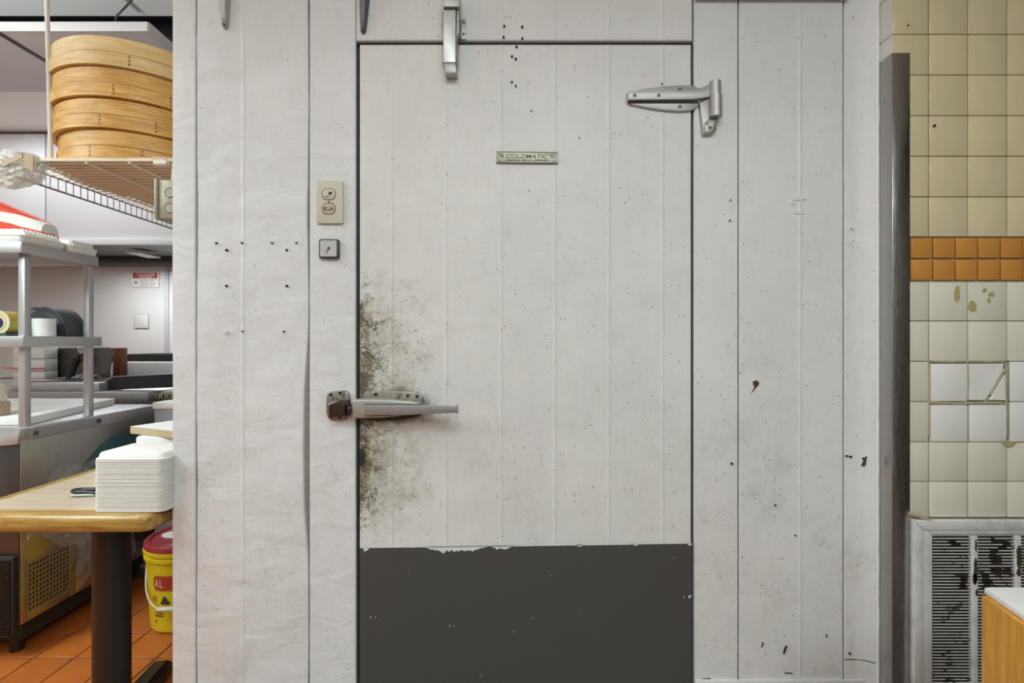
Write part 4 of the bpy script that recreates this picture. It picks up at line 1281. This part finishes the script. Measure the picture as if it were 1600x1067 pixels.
# thin film draped on the fridge side
def drape(name, y0, y1, ztop, zbot, off, seed, ny_=40, nz_=30):
    bm = bmesh.new()
    g = []
    for i in range(nz_ + 1):
        row = []
        for j in range(ny_ + 1):
            y_ = y0 + (y1 - y0) * j / ny_
            zt_, zb_ = ztop(y_), zbot(y_)
            z_ = zb_ + (zt_ - zb_) * i / nz_
            x_ = FX + off + .010 * noise.noise(Vector((y_ * 16, z_ * 13, seed))) + .007 * noise.noise(Vector((y_ * 42, z_ * 35, seed + 2)))
            row.append(bm.verts.new((max(FX + .002, x_), y_, z_)))
        g.append(row)
    for i in range(nz_):
        for j in range(ny_):
            bm.faces.new((g[i][j], g[i][j + 1], g[i + 1][j + 1], g[i + 1][j]))
    return bm


zt_ = lambda y_: .60 + .09 * math.exp(-((y_ - 1.92) / .07) ** 2) + .075 * min(1, max(0, (y_ - 1.93) / .12)) * 1.0 - .25 * max(0, 1.82 - y_) / .05
solo('plastic_film', drape('f', 1.775, 2.12, zt_, lambda y_: .40 - .05 * math.sin(y_ * 20), .014, 3.0), 'film', 'clear crinkled plastic film hanging on the side of the prep fridge', 'plastic film')
solo('plastic_film', drape('f', 1.99, 2.30, lambda y_: .46, lambda y_: .16 + .03 * math.sin(y_ * 25), .012, 9.0), 'film', 'torn clear film behind the black table column', 'plastic film')

# overshelf
osf = thing('overshelf', 'two tier stainless overshelf standing on the prep fridge', 'shelf', (-2.3, 1.95, FT))
UZ, LZ = 1.546, 1.200


def tray_shelf(name, zt_, y0, y1, xr):
    a = part(name, box(FL, xr, y0, y1, zt_ - .006, zt_, .001), 'stain_steel', osf)
    part('shelf_lip', box(FL, xr, y0 - .002, y0, zt_ - .040, zt_, .0008), 'stain_steel', a)
    part('shelf_lip', box(xr, xr + .002, y0, y1, zt_ - .040, zt_, .0008), 'stain_steel', a)
    part('shelf_lip', box(FL, xr, y1, y1 + .002, zt_ - .040, zt_, .0008), 'stain_steel', a)


tray_shelf('upper_shelf', UZ, 1.77, 2.098, -1.80)
tray_shelf('lower_shelf', LZ, 1.775, 2.112, -1.797)
for x_, y_ in ((-1.846, 1.802), (-1.834, 2.062), (FL + .03, 1.802), (FL + .03, 2.062)):
    part('post', box(x_, x_ + .026, y_, y_ + .026, FT, UZ - .006, .004, 2), 'stain_steel', osf)

# foam boxes on the upper shelf
for (xa, xb, ya, yb, lab) in ((-2.14, -1.80, 1.772, 1.955, 'white foam takeaway box at the near end of the upper overshelf'), (-1.935, -1.795, 1.962, 2.096, 'smaller white foam takeaway box behind the first on the overshelf')):
    t = thing('foam_box', lab, 'food box', ((xa + xb) / 2, (ya + yb) / 2, UZ), 'foam boxes on the overshelf')
    part('base', prism(rr(xa, xb, ya, yb, .015, 4), UZ + .0005, UZ + .026, 'z', .003, 2, .95), 'foam', t)
    part('lid', prism(rr(xa + .004, xb - .004, ya + .004, yb - .004, .018, 4), UZ + .052, UZ + .026, 'z', .004, 2, .88), 'foam', t)
    nfl = int((yb - ya) / .016)
    part('flutes', merge(*[cyl((xb - .006, ya + .02 + i * .0145, UZ + .028), (xb - .018, ya + .02 + i * .0145, UZ + .052), .0035, 8) for i in range(nfl - 1)]), 'foam', t)
    part('rim', prism(rr(xa - .002, xb + .002, ya - .002, yb + .002, .016, 4), UZ + .024, UZ + .028, 'z', .001, 1), 'foam', t)

# slumped sack with red stripes
sk = thing('rice_sack', 'slumped white sack with red stripes behind the foam boxes', 'sack', (-2.25, 2.03, UZ))
bm = bmesh.new()
cols = 26
g = []
for i in range(cols + 1):
    x_ = -2.62 + (-1.945 + 2.62) * i / cols
    tp = UZ + .262 - .125 * max(0, (x_ + 2.24) / .29) ** 1.0 if x_ > -2.24 else UZ + .262 - .06 * ((x_ + 2.24) / .38) ** 2
    ring = []
    for k in range(16):
        a = 2 * math.pi * k / 16
        cy, cz = math.cos(a), math.sin(a)
        e = min(1, (i + .6) / 3, (cols - i + .6) / 2.0)
        hh = (tp - UZ) / 2
        sg_ = lambda v, p: math.copysign(abs(v) ** p, v)
        ring.append(bm.verts.new((x_, 2.032 + .055 * sg_(cy, .7) * (.6 + .4 * e), UZ + .0005 + hh + hh * sg_(cz, .75) * (.85 + .15 * e) - (1 - e) * hh * .1 * 0 + .004 * noise.noise(Vector((x_ * 30, cy * 2, cz * 2))))))
    g.append(ring)
for i in range(cols):
    for k in range(16):
        bm.faces.new((g[i][k], g[i][(k + 1) % 16], g[i + 1][(k + 1) % 16], g[i + 1][k]))
bm.faces.new(g[0][::-1]); bm.faces.new(g[-1])
bmesh.ops.recalc_face_normals(bm, faces=bm.faces)


def sack_mat():
    t = NT('white_sack_red_stripes')
    X, Y, Z = t.xyz()
    # printed swoosh that runs diagonally down the cloth
    u = t.math('ADD', t.math('ADD', Z, t.math('MULTIPLY', X, 0.24)), t.math('MULTIPLY', t.math('SUBTRACT', t.noise(9, 3, 0.5), 0.5), 0.03))
    lo = t.step(u, 1.208, 1.211)
    hi = t.step(u, 1.40, 1.39)
    band = t.math('MULTIPLY', lo, hi)
    band2 = t.step(u, 1.168, 1.165)
    c = t.mix(t.math('ADD', band, band2, True), (0.70, 0.69, 0.66, 1), (0.66, 0.06, 0.025, 1))
    return t.out(c, 0.55, 0, t.bump(t.noise(30, 4, 0.6), 0.3, 0.004))


part('sack', bm, sack_mat(), sk)

# things on the lower shelf
td = thing('tape_dispenser', 'yellow tape roll on a blue dispenser at the left edge of the lower overshelf', 'tape dispenser', (PX(6, 1.86), 1.86, LZ))
tcx, tcz = PX(8, 1.86), LZ + .052
ringpts = lambda r_, n=40: [(tcx + r_ * math.cos(2 * math.pi * i / n), tcz + r_ * math.sin(2 * math.pi * i / n)) for i in range(n)]


def annulus(r0, r1, y0, y1):
    bm = lathe([(r0, y0), (r1, y0), (r1, y1), (r0, y1)], (0, 0, 0), 40)
    for v in bm.verts:
        v.co = Vector((tcx + v.co.x, v.co.z, tcz + v.co.y))
    bmesh.ops.recalc_face_normals(bm, faces=bm.faces)
    return bm


part('tape_roll', annulus(.030, .045, 1.835, 1.885), 'tape', td)
part('roll_side', annulus(.034, .046, 1.832, 1.836), 'tape_rim', td)
part('core', annulus(.021, .030, 1.833, 1.884), 'tape_rim', td)
part('hub', merge(cyl((tcx, 1.828, tcz), (tcx, 1.885, tcz), .0205, 24), box(tcx - .03, tcx + .005, 1.826, 1.834, tcz - .006, tcz + .010, .002)), 'blue', td)
part('axle_cap', cyl((tcx, 1.822, tcz), (tcx, 1.830, tcz), .007, 14), 'grip', td)
part('stand', box(tcx - .10, tcx + .045, 1.82, 1.90, LZ + .0005, LZ + .012, .003), 'charcoal', td)
part('arm', merge(box(tcx - .012, tcx + .012, 1.888, 1.896, LZ + .012, tcz + .01, .002)), 'charcoal', td)
# box behind
for lab, a, b, y0, z1 in (('short white paper roll in front of the charcoal machine', 41, 69.5, 1.90, .071), ('white paper roll half hidden behind the overshelf post', 24, 40, 1.93, .066)):
    xa, xb = PX(a, y0), PX(b, y0)
    cx, rr_ = (xa + xb) / 2, (xb - xa) / 2
    t = thing('paper_roll', lab, 'paper roll', (cx, y0 + rr_, LZ), 'paper rolls on the overshelf')
    part('paper', lathe([(.008, .001), (rr_, .001), (rr_, z1 * .52), (rr_ - .0006, z1 * .53), (rr_, z1 * .54), (rr_, z1), (.008, z1)], (cx, y0 + rr_, LZ), 40), 'paper', t)
    part('core', lathe([(.006, .0), (.0085, .0), (.0085, z1 + .001), (.006, z1 + .001)], (cx, y0 + rr_, LZ), 24), 'card', t)
mc = thing('charcoal_machine', 'charcoal machine with rounded hood on the lower overshelf', 'machine', (PX(95, 2.04), 2.04, LZ))
yb_ = 2.0
xa, xb = PX(50, yb_), PX(134, 2.095)
pts = [(xa, LZ + .001), (xb, LZ + .001), (xb, LZ + .035)]
for i in range(13):
    a = R(8 + 82 * i / 12)
    pts.append((xb - .095 + .095 * math.cos(a), LZ + .022 + .102 * math.sin(a)))
pts += [(xb - .125, LZ + .116), (xa + .02, LZ + .108), (xa, LZ + .10)]
part('housing', prism(pts, yb_, 2.095, 'y', .005, 3), 'charcoal', mc)
part('side_cover', prism([(xb - .14, LZ + .003)] + [(xb - .004, LZ + .003)] + [(xb - .098 + .092 * math.cos(R(5 + 85 * i / 10)), LZ + .02 + .085 * math.sin(R(5 + 85 * i / 10))) for i in range(11)] + [(xb - .14, LZ + .098)], yb_ - .006, yb_ + .002, 'y', .002, 2), 'charcoal', mc)
part('top_tray', prism([(xa - .02, LZ + .108), (xb - .13, LZ + .116), (xb - .10, LZ + .121), (xb - .13, LZ + .124), (xa - .02, LZ + .118)], yb_ + .004, 2.09, 'y', .002, 2), 'dark_steel', mc)
# cartons beside the near post on the fridge
t = thing('cardboard_box', 'brown cardboard box at the left edge on the prep fridge corner', 'box', (-2.05, 1.87, FT + .033))
cz0 = FT + .033
y0 = 1.845
xr = PX(17, 1.90)
part('carton', box(xr - .16, xr, y0, y0 + .055, cz0, PZ(629, y0), .002), 'card', t)
part('round_mark', lathe([(.0085, 0), (.0105, 0), (.0105, .001), (.0085, .001)], (0, 0, 0), 24), 'ink', t)
o = [x for x in t.children if x.name.startswith('round_mark')][0]
for v in o.data.vertices:
    p = v.co + ORG[t]
    v.co = Vector((xr + .0004 + p.z, y0 + .028 + p.x, PZ(659, 1.87) + p.y)) - ORG[t]
t2 = thing('paper_bag', 'cream paper bag of dry goods standing on the brown cardboard box', 'bag', (xr - .07, y0 + .05, PZ(629, y0)))
part('bag', prism(rr(xr - .15, xr - .002, y0 + .004, y0 + .052, .012, 4), PZ(602, y0), PZ(629, y0) + .001, 'z', .004, 2, .94), 'cream_card', t2)
part('fold', box(xr - .14, xr - .012, y0 + .025, y0 + .032, PZ(602, y0) - .001, PZ(600, y0) + .004, .001), 'cream_card', t2)

# ================================================================== COOKING LINE
stand = thing('equipment_stand', 'stainless equipment stand with slab front behind the prep fridge', 'stand', (-2.3, 2.9, 0))
EZ = .912
part('top', box(-2.75, -1.925, 2.55, 3.25, EZ - .058, EZ, .004), 'dull_steel', stand)
for x_, y_ in ((-2.72, 2.6), (-1.98, 2.6), (-2.72, 3.2), (-1.98, 3.2)):
    part('leg', cyl((x_, y_, .0), (x_, y_, EZ - .058), .02, 14), 'dull_steel', stand)
part('undershelf', box(-2.74, -1.95, 2.58, 3.22, .25, .27, .003), 'dull_steel', stand)
gd = thing('griddle', 'black flat griddle with steel front trough on the equipment stand', 'griddle', (-2.35, 2.8, EZ))
part('front_trough', prism([(2.60, EZ + .001), (2.72, EZ + .001), (2.72, EZ + .046), (2.60, EZ + .046), (2.594, EZ + .036)], PX(24, 2.62), PX(160, 2.62), 'x', .003, 2), 'stain_steel', gd)
part('plate', box(PX(24, 2.62) + .006, PX(160, 2.62) + .01, 2.66, 3.1, EZ + .03, EZ + .050, .002), 'dark', gd)
part('side_splash', prism([(PX(160, 2.66), EZ + .004), (PX(160, 2.66), EZ + .040), (PX(177, 2.66), EZ + .074), (PX(268, 2.66) + .10, EZ + .094), (PX(268, 2.66) + .10, EZ + .02), (PX(190, 2.66), EZ + .004)], 2.655, 2.675, 'y', .002, 1), 'black_iron', gd, 'low black splash wall')
part('splash_edge', tube([(PX(160, 2.65), 2.652, EZ + .041), (PX(177, 2.65), 2.652, EZ + .075), (PX(268, 2.65) + .1, 2.652, EZ + .095)], .0025, 6), 'dull_steel', gd)
gl = []
for i in range(5):
    gl.append(tube([(PX(112 + i * 7, 2.8), 2.80, EZ + .052), (PX(116 + i * 7, 2.8), 2.83, EZ + .072 + .004 * (i % 2)), (PX(120 + i * 7, 2.8), 2.84, EZ + .056)], .006, 6))
part('scraps', merge(*gl), 'dull_steel', gd)
lt = solo('printed_leaflet', prism([(PX(48, 2.7), 2.64), (PX(83, 2.7), 2.64), (PX(96, 2.7), 2.72), (PX(58, 2.7), 2.73)], EZ + .0505, EZ + .0525, 'z'), simple('red_white_print', (0.58, 0.40, 0.37, 1), 0.6, var=0.6, scale=40), 'red and white printed leaflet lying on the griddle', 'leaflet')
sp = thing('splash_guard', 'dark steel splash guard sheet with rounded top corners behind the griddle', 'splash guard', (PX(120, 2.9), 2.9, EZ + .05))
ya = 2.9
part('sheet', prism([(PX(69, ya), EZ + .052), (PX(69, ya), PZ(560, ya)), (PX(72, ya), PZ(549, ya)), (PX(79, ya), PZ(544, ya)), (PX(170, ya), PZ(543, ya)), (PX(176, ya), PZ(544, ya)), (PX(170, ya), EZ + .052)], ya, ya + .006, 'y', .001, 1), 'dark_steel', sp)
part('hem', tube([(PX(80, ya), ya - .001, PZ(544, ya)), (PX(170, ya), ya - .001, PZ(543, ya))], .004, 8), 'dull_steel', sp)
tg = thing('wire_whisk', 'dark handled wire whisk leaning against the splash guard', 'whisk', (PX(120, 2.86), 2.86, EZ + .052))
part('handle', merge(tube([(PX(113, 2.86), 2.84, PZ(590, 2.86)), (PX(121, 2.86), 2.86, PZ(560, 2.86)), (PX(124, 2.86), 2.87, PZ(555, 2.86))], .020, 8), tube([(PX(126, 2.86), 2.86, PZ(553, 2.86)), (PX(132, 2.86), 2.86, PZ(568, 2.86))], .010, 8)), 'black_iron', tg)
part('wires', merge(*[tube([(PX(126, 2.86), 2.86, PZ(554, 2.86)), (PX(121 + 5 * i, 2.86), 2.86, PZ(543, 2.86))], .003, 6) for i in range(4)]), 'stain_steel', tg)
cs = [('lowest white carton of the small stack behind the overshelf posts', 592, 580), ('white carton with red string, middle of the small stack', 579, 561), ('topmost white carton of the small stack under the overshelf', 560.3, 541)]
ya = 2.80
for lab, y0_, y1_ in cs:
    t = thing('white_carton', lab, 'carton', (PX(45, ya), ya + .05, PZ(y0_, ya)), 'white cartons behind the overshelf')
    part('carton', box(PX(20, ya), PX(69, ya), ya, ya + .085, PZ(y0_, ya), PZ(y1_, ya), .003), 'paper', t)
    part('lid_line', box(PX(20, ya) + .002, PX(69, ya) - .002, ya - .0012, ya + .002, PZ(y1_, ya) - .006, PZ(y1_, ya) - .004), 'ink', t)
    if y0_ == 579:
        part('red_string', tube([(PX(5, ya), ya - .004, PZ(574.5, ya)), (PX(40, ya), ya - .004, PZ(576, ya)), (PX(69, ya) + .003, ya - .004, PZ(575.5, ya))], .0035, 6), 'red', t)
# white cartons need a shelf to stand on
part('rear_ledge', box(PX(0, ya) - .1, PX(70, ya), ya - .01, ya + .14, EZ + .001 + .0495, PZ(592, ya) - .0005, .001), 'dark_steel', gd)
wc = solo('metal_cover', prism([(PX(170, 3.12), EZ + .001), (PX(174, 3.12), PZ(566, 3.12)), (PX(268, 3.12) + .2, PZ(566, 3.12)), (PX(268, 3.12) + .2, EZ + .001)], 3.12, 3.24, 'y', .004, 2), 'hood_steel', 'long white metal cover behind the black splash wall', 'cover')
gt = thing('char_grill', 'dark grill with rusty bars below the far wall', 'grill', (PX(225, 3.5), 3.6, 0))
part('body', box(PX(178, 3.5), -1.3, 3.42, 4.05, .15, PZ(566, 3.42), .004), 'dark_steel', gt)
part('grate', merge(*[box(PX(183, 3.5) + .02 * 0, -1.3, 3.45 + i * .06, 3.47 + i * .06, PZ(566, 3.42), PZ(554, 3.42)) for i in range(8)]), 'black_iron', gt)
for x_ in (PX(190, 3.5), -1.4):
    part('leg', box(x_, x_ + .04, 3.46, 3.5, 0, .15), 'dark_steel', gt)
    part('leg', box(x_, x_ + .04, 3.96, 4.0, 0, .15), 'dark_steel', gt)
solo('brown_block', box(PX(176, 3.03), PX(187.5, 3.03), 3.03, 3.09, EZ, PZ(543.5, 3.03), .003), 'brown_block', 'small brown block beside the splash guard', 'block')
rg = thing('gas_range', 'greasy gas range with round knobs at the right end of the cooking line', 'gas range', (-1.6, 3.0, 0))
ry = 2.62
part('body', box(-1.91, -1.25, ry, 3.38, .12, .885, .005), 'dark_steel', rg)
part('hob', box(-1.915, -1.24, ry + .01, 3.38, .885, EZ - .004, .004), 'stain_steel', rg)
for i, px_ in enumerate((253, 262, 271)):
    k_ = part('knob', merge(cyl((PX(px_, ry), ry, PZ(619, ry)), (PX(px_, ry), ry - .03, PZ(619, ry)), .017, 20, .014)), 'knob', rg)
    part('pointer', box(PX(px_, ry) - .003, PX(px_, ry) + .003, ry - .034, ry - .028, PZ(619, ry) - .013, PZ(619, ry) + .013), 'slot', k_)
bn = []
for i in range(4):
    for j in range(2):
        cx, cy = -1.78 + j * .3, ry + .10 + i * .14
        bn.append(tube([(cx - .11, cy, EZ + .012), (cx + .11, cy, EZ + .012)], .007, 6))
        bn.append(tube([(cx, cy - .05, EZ + .012), (cx, cy + .05, EZ + .012)], .007, 6))
        bn.append(box(cx - .11, cx - .095, cy - .006, cy + .006, EZ - .005, EZ + .012))
        bn.append(box(cx + .095, cx + .11, cy - .006, cy + .006, EZ - .005, EZ + .012))
part('burner_grate', merge(*bn), 'screw', rg)
for x_ in (-1.88, -1.32):
    part('leg', box(x_, x_ + .05, ry + .02, ry + .07, 0, .12), 'black_iron', rg)
    part('leg', box(x_, x_ + .05, 3.30, 3.35, 0, .12), 'black_iron', rg)
bnn = thing('lidded_bin', 'blue-grey bin with white lid between the prep fridge and the range', 'bin', (-1.6, 2.42, 0))
part('bin', prism(rr(-1.70, -1.46, 2.28, 2.39, .02, 4), .002, .86, 'z', .005, 2), 'grey_plastic', bnn)
part('lid', prism(rr(-1.705, -1.455, 2.275, 2.395, .02, 4), .86, .892, 'z', .006, 2), 'foam', bnn)

# ================================================================== TABLE
TZ, TL, TR, TY0, TY1 = .7255, -1.505, -.946, 1.258, 2.05
tb = thing('wooden_table', 'pale wooden table with golden rounded edge on a black column', 'table', (-1.2, 1.6, 0))
out = rr(TL, TR, TY0, TY1, .035, 6)
part('edge_band', prism(out, TZ - .048, TZ, 'z', .018, 5), 'table_edge', tb, 'rounded golden oak edge')
part('table_top', prism(rr(TL + .045, TR - .045, TY0 + .045, TY1 - .045, .01, 3), TZ - .01, TZ + .0008, 'z', .0004, 1), 'table_top', tb, 'pale wood-grain laminate')
for cx, cy in ((-1.177, 1.42), (-1.177, 1.87)):
    cl = part('column', cyl((cx, cy, .05), (cx, cy, TZ - .048), .046, 32), 'black_iron', tb, 'black steel column')
    part('top_plate', box(cx - .12, cx + .12, cy - .12, cy + .12, TZ - .056, TZ - .048, .002), 'black_iron', cl)


def foot(p0, p1, w_):
    d = Vector((p1[0] - p0[0], p1[1] - p0[1], 0)).normalized()
    s = Vector((-d.y, d.x, 0))
    bm = bmesh.new()
    rows = []
    n = 8
    for i in range(n + 1):
        t = i / n
        c_ = Vector((p0[0] + (p1[0] - p0[0]) * t, p0[1] + (p1[1] - p0[1]) * t, 0))
        top = .085 - .030 * t if i < n else .030
        hw = w_ * (1 - .15 * t) * (0.8 if i == n else 1)
        pr = [(-hw, .012), (-hw, top * .55), (-hw * .6, top), (hw * .6, top), (hw, top * .55), (hw, .012)]
        rows.append([bm.verts.new(c_ + s * a + Vector((0, 0, b))) for a, b in pr])
    for A, B in zip(rows, rows[1:]):
        for k in range(6):
            bm.faces.new((A[k], A[(k + 1) % 6], B[(k + 1) % 6], B[k]))
    bm.faces.new(rows[0][::-1]); bm.faces.new(rows[-1])
    bmesh.ops.recalc_face_normals(bm, faces=bm.faces)
    return merge(bm, cyl((p1[0] - d.x * .03, p1[1] - d.y * .03, 0), (p1[0] - d.x * .03, p1[1] - d.y * .03, .014), .018, 14))


for p0, p1 in (((-1.177, 1.42), (-1.243, 1.735)), ((-1.177, 1.42), (-1.48, 1.36)), ((-1.177, 1.42), (-.96, 1.40)), ((-1.177, 1.42), (-1.13, 1.12)), ((-1.177, 1.87), (-.97, 1.87)), ((-1.177, 1.87), (-1.15, 2.0))):
    part('foot', foot(p0, p1, .038), 'black_iron', tb)

# foam trays, upside down, one in another
tx0, tx1, ty0, ty1 = -1.118, -.925, 1.283, 1.428
NTR, PIT = 29, .0049
ORD = ['first', 'second', 'third', 'fourth', 'fifth', 'sixth', 'seventh', 'eighth', 'ninth', 'tenth', 'eleventh', 'twelfth', 'thirteenth', 'fourteenth', 'fifteenth', 'sixteenth', 'seventeenth', 'eighteenth', 'nineteenth', 'twentieth']
ORD += ['twenty-' + x for x in ORD[:9]]


def ringz(ins, z, r_):
    return [(a, b, z) for a, b in rr(tx0 + ins, tx1 - ins, ty0 + ins, ty1 - ins, r_, 5)]


def tray_bm():
    bm = bmesh.new()
    L = [ringz(.0035, .000, .017), ringz(0, .0003, .02), ringz(0, .0034, .02), ringz(.004, .0042, .018), ringz(.0075, .0165, .016), ringz(.010, .0185, .015)]
    V = [[bm.verts.new(p) for p in l] for l in L]
    n = len(V[0])
    for A, B in zip(V, V[1:]):
        for k in range(n):
            bm.faces.new((A[k], A[(k + 1) % n], B[(k + 1) % n], B[k]))
    bm.faces.new(V[-1])
    bmesh.ops.recalc_face_normals(bm, faces=bm.faces)
    bmesh.ops.translate(bm, verts=bm.verts, vec=(-(tx0 + tx1) / 2, -(ty0 + ty1) / 2, 0))
    return bm


trm = mesh_of(tray_bm(), 'foam', 'foam_tray')
for i in range(NTR):
    o = bpy.data.objects.new('foam_tray', trm)
    C.objects.link(o)
    o.location = ((tx0 + tx1) / 2 + random.uniform(-.0006, .0006), (ty0 + ty1) / 2 + random.uniform(-.0006, .0006), TZ + .001 + i * PIT)
    o['category'] = 'tray'
    o['group'] = 'foam trays nested on the table'
    o['label'] = '%s white foam tray from the bottom of the stack on the wooden table' % ORD[i] if i < NTR - 1 else 'topmost white foam tray of the stack, its flat base showing'
    if i == 0:
        o['label'] = 'lowest white foam tray, resting on the wooden table'

# paper box and cream boards behind the trays
pk = solo('paper_ream', prism([(-1.293, 1.66), (-1.282, 1.64), (-1.04, 1.64), (-1.04, 1.85), (-1.29, 1.85)], PZ(683, 1.66) + .004, TZ + .001, 'z', .003, 1, .97), 'paper', 'white block of paper behind the foam trays', 'paper block')
zt0 = PZ(683, 1.66) + .005
lb = thing('cream_boards', 'pile of cream paper boards with tan edges lying on the white paper block', 'paper boards', (-1.2, 1.75, zt0))
bpts = [(-1.345, 1.70), (-1.105, 1.605), (-1.01, 1.80), (-1.25, 1.90)]
part('boards', prism(bpts, zt0, zt0 + .024, 'z', .0006, 1), 'paper_edge', lb)
part('top_sheet', prism([(a + .0005, b) for a, b in bpts], zt0 + .0241, zt0 + .0255, 'z'), 'paper', lb)
part('loose_sheet', prism([(-1.24, 1.80), (-1.03, 1.66), (-1.0, 1.84), (-1.15, 1.90)], zt0 + .0257, zt0 + .027, 'z'), 'paper', lb)

# tongs whose handle loop sticks out beside the trays
tn = thing('tongs', 'dark and chrome tong handles lying beside the foam trays', 'tongs', (-1.22, 1.43, TZ))
lp = []
for i in range(15):
    a = R(60 + 240 * i / 14)
    lp.append((-1.265 + .030 * math.cos(a), 1.425 + .013 * math.sin(a), TZ + .014))
part('handle_loop', tube([(-1.12, 1.452, TZ + .010), (-1.20, 1.444, TZ + .016)] + lp + [(-1.2, 1.415, TZ + .008), (-1.12, 1.440, TZ + .007)], .0058, 8), 'black_iron', tn)
part('metal_arm', merge(tube([(-1.283, 1.415, TZ + .009), (-1.22, 1.418, TZ + .010), (-1.12, 1.443, TZ + .009)], .0048, 8), tube([(-1.282, 1.405, TZ + .006), (-1.13, 1.425, TZ + .006)], .0038, 8)), 'lever', tn)

# ================================================================== BUCKET
BC = (-1.39, 2.07, 0.0)
bk = thing('yellow_bucket', 'yellow plastic bucket with maroon lid on the tiled floor', 'bucket', BC)
part('pail', lathe([(.001, .002), (.122, .002), (.130, .012), (.1455, .292), (.1525, .294), (.1530, .306), (.1475, .309), (.1475, .317), (.1545, .319), (.1550, .330), (.149, .333), (.149, .342), (.001, .342)], BC, 64, False), 'bucket', bk)
part('lid', lathe([(.001, .358), (.118, .358), (.122, .352), (.130, .352), (.134, .360), (.146, .360), (.1525, .355), (.1535, .338), (.151, .334), (.001, .334)], BC, 64, False), 'lid', bk, 'maroon snap-on lid')
part('spout_label', prism([(BC[0] + .07 * math.cos(t) - .03, BC[1] + .045 * math.sin(t) - .01) for t in [2 * math.pi * i / 30 for i in range(30)]], .3585, .3595, 'z'), 'sign_white', bk)
part('pour_flap', rot(prism([(BC[0] - .10, BC[1] + .04), (BC[0] + .02, BC[1] + .06), (BC[0] + .02, BC[1] + .10), (BC[0] - .06, BC[1] + .10)], .366, .370, 'z'), -14, (BC[0], BC[1] + .06, .368), 'Y'), 'sign_white', bk)
hp = []
lo_a = R(215)
pA = Vector((BC[0] + .157 * math.cos(R(188)), BC[1] + .157 * math.sin(R(188)), .292))
pB = Vector((PX(248, 1.905), 1.905, PZ(952, 1.905)))
for i in range(14):
    t = i / 13
    p = pA.lerp(pB, t)
    p.z -= .045 * math.sin(math.pi * t) * (1 - .3 * t)
    p.y -= .035 * math.sin(math.pi * t)
    hp.append(p)
part('bail_wire', tube(hp, .0028, 8), 'grip', bk)
part('bail_ear', cyl(pA + Vector((.012, 0, 0)), pA - Vector((.006, 0, 0)), .012, 14), 'bucket', bk)
part('grip', tube([pB + Vector((-.004, 0, 0)), pB + Vector((.10, -.012, .010))], .0085, 12), 'grip', bk)


def brad(z):
    return .130 + (.1455 - .130) * (z - .012) / .25


def wrap(bm, off):
    """bend a flat x-z mesh (x measured along the bucket's skin from its front) round the pail"""
    for v in bm.verts:
        z = v.co.z
        r_ = brad(z) + off + (-v.co.y)
        a = v.co.x / .14
        v.co = Vector((BC[0] + r_ * math.sin(a), BC[1] - r_ * math.cos(a), z))
    bmesh.ops.recalc_face_normals(bm, faces=bm.faces)
    return bm


def strip(x0, x1, z0, z1, th=.0006, n=12, cut=0.0):
    bm = bmesh.new()
    g = []
    for i in range(n + 1):
        x = x0 + (x1 - x0) * i / n
        e = max(0, cut - min(x - x0, x1 - x))
        g.append([bm.verts.new((x, -th, z0 + e)), bm.verts.new((x, -th, z1 - e))])
    for a, b in zip(g, g[1:]):
        bm.faces.new((a[0], b[0], b[1], a[1]))
    return bm


# positions along the skin: the visible sliver is about -0.065 .. -0.005
part('brand_panel', wrap(strip(-.046, .05, .185, .240, .0005, 16, .008), .0003), 'label_red', bk)
part('brand_rule', wrap(strip(-.040, .044, .240, .243, .0006), .0003), 'label_orange', bk)
part('brand_rule', wrap(strip(-.040, .044, .182, .185, .0006), .0003), 'label_orange', bk)
part('brand_lettering', wrap(merge(fit_text('A', -.040, -.022, .195, .230, -.0004, .0003, 0, .001), fit_text('L', -.017, -.005, .195, .230, -.0004, .0003, 0, .001)), .0007), 'label_cream', bk, 'cream letters AL')
part('product_lettering', wrap(fit_text('CAND', -.049, -.008, .083, .101, -.0003, .0003, 0, .0005), .0004), 'label_orange', bk, 'orange letters CAND')
part('small_print', wrap(merge(*[strip(a, b, .074, .080, .0005, 3) for a, b in ((-.050, -.043), (-.041, -.024), (-.021, -.010))]), .0003), 'label_dark', bk)
part('icon_frame', wrap(merge(strip(-.056, -.036, .135, .138, .0005, 4), strip(-.056, -.036, .157, .160, .0005, 4), strip(-.056, -.053, .138, .157, .0005, 2), strip(-.039, -.036, .138, .157, .0005, 2), strip(-.050, -.042, .144, .152, .0005, 2)), .0003), 'label_orange', bk)
part('icon_frame', wrap(merge(strip(-.052, -.038, .044, .046, .0005, 4), strip(-.050, -.040, .050, .062, .0005, 4)), .0003), 'label_orange', bk)
part('crest', wrap(merge(strip(-.018, .02, .126, .140, .0005, 6, .004), strip(-.012, .012, .138, .152, .0005, 6, .006), strip(-.006, .004, .150, .160, .0005, 4, .003)), .0003), 'label_dark', bk)
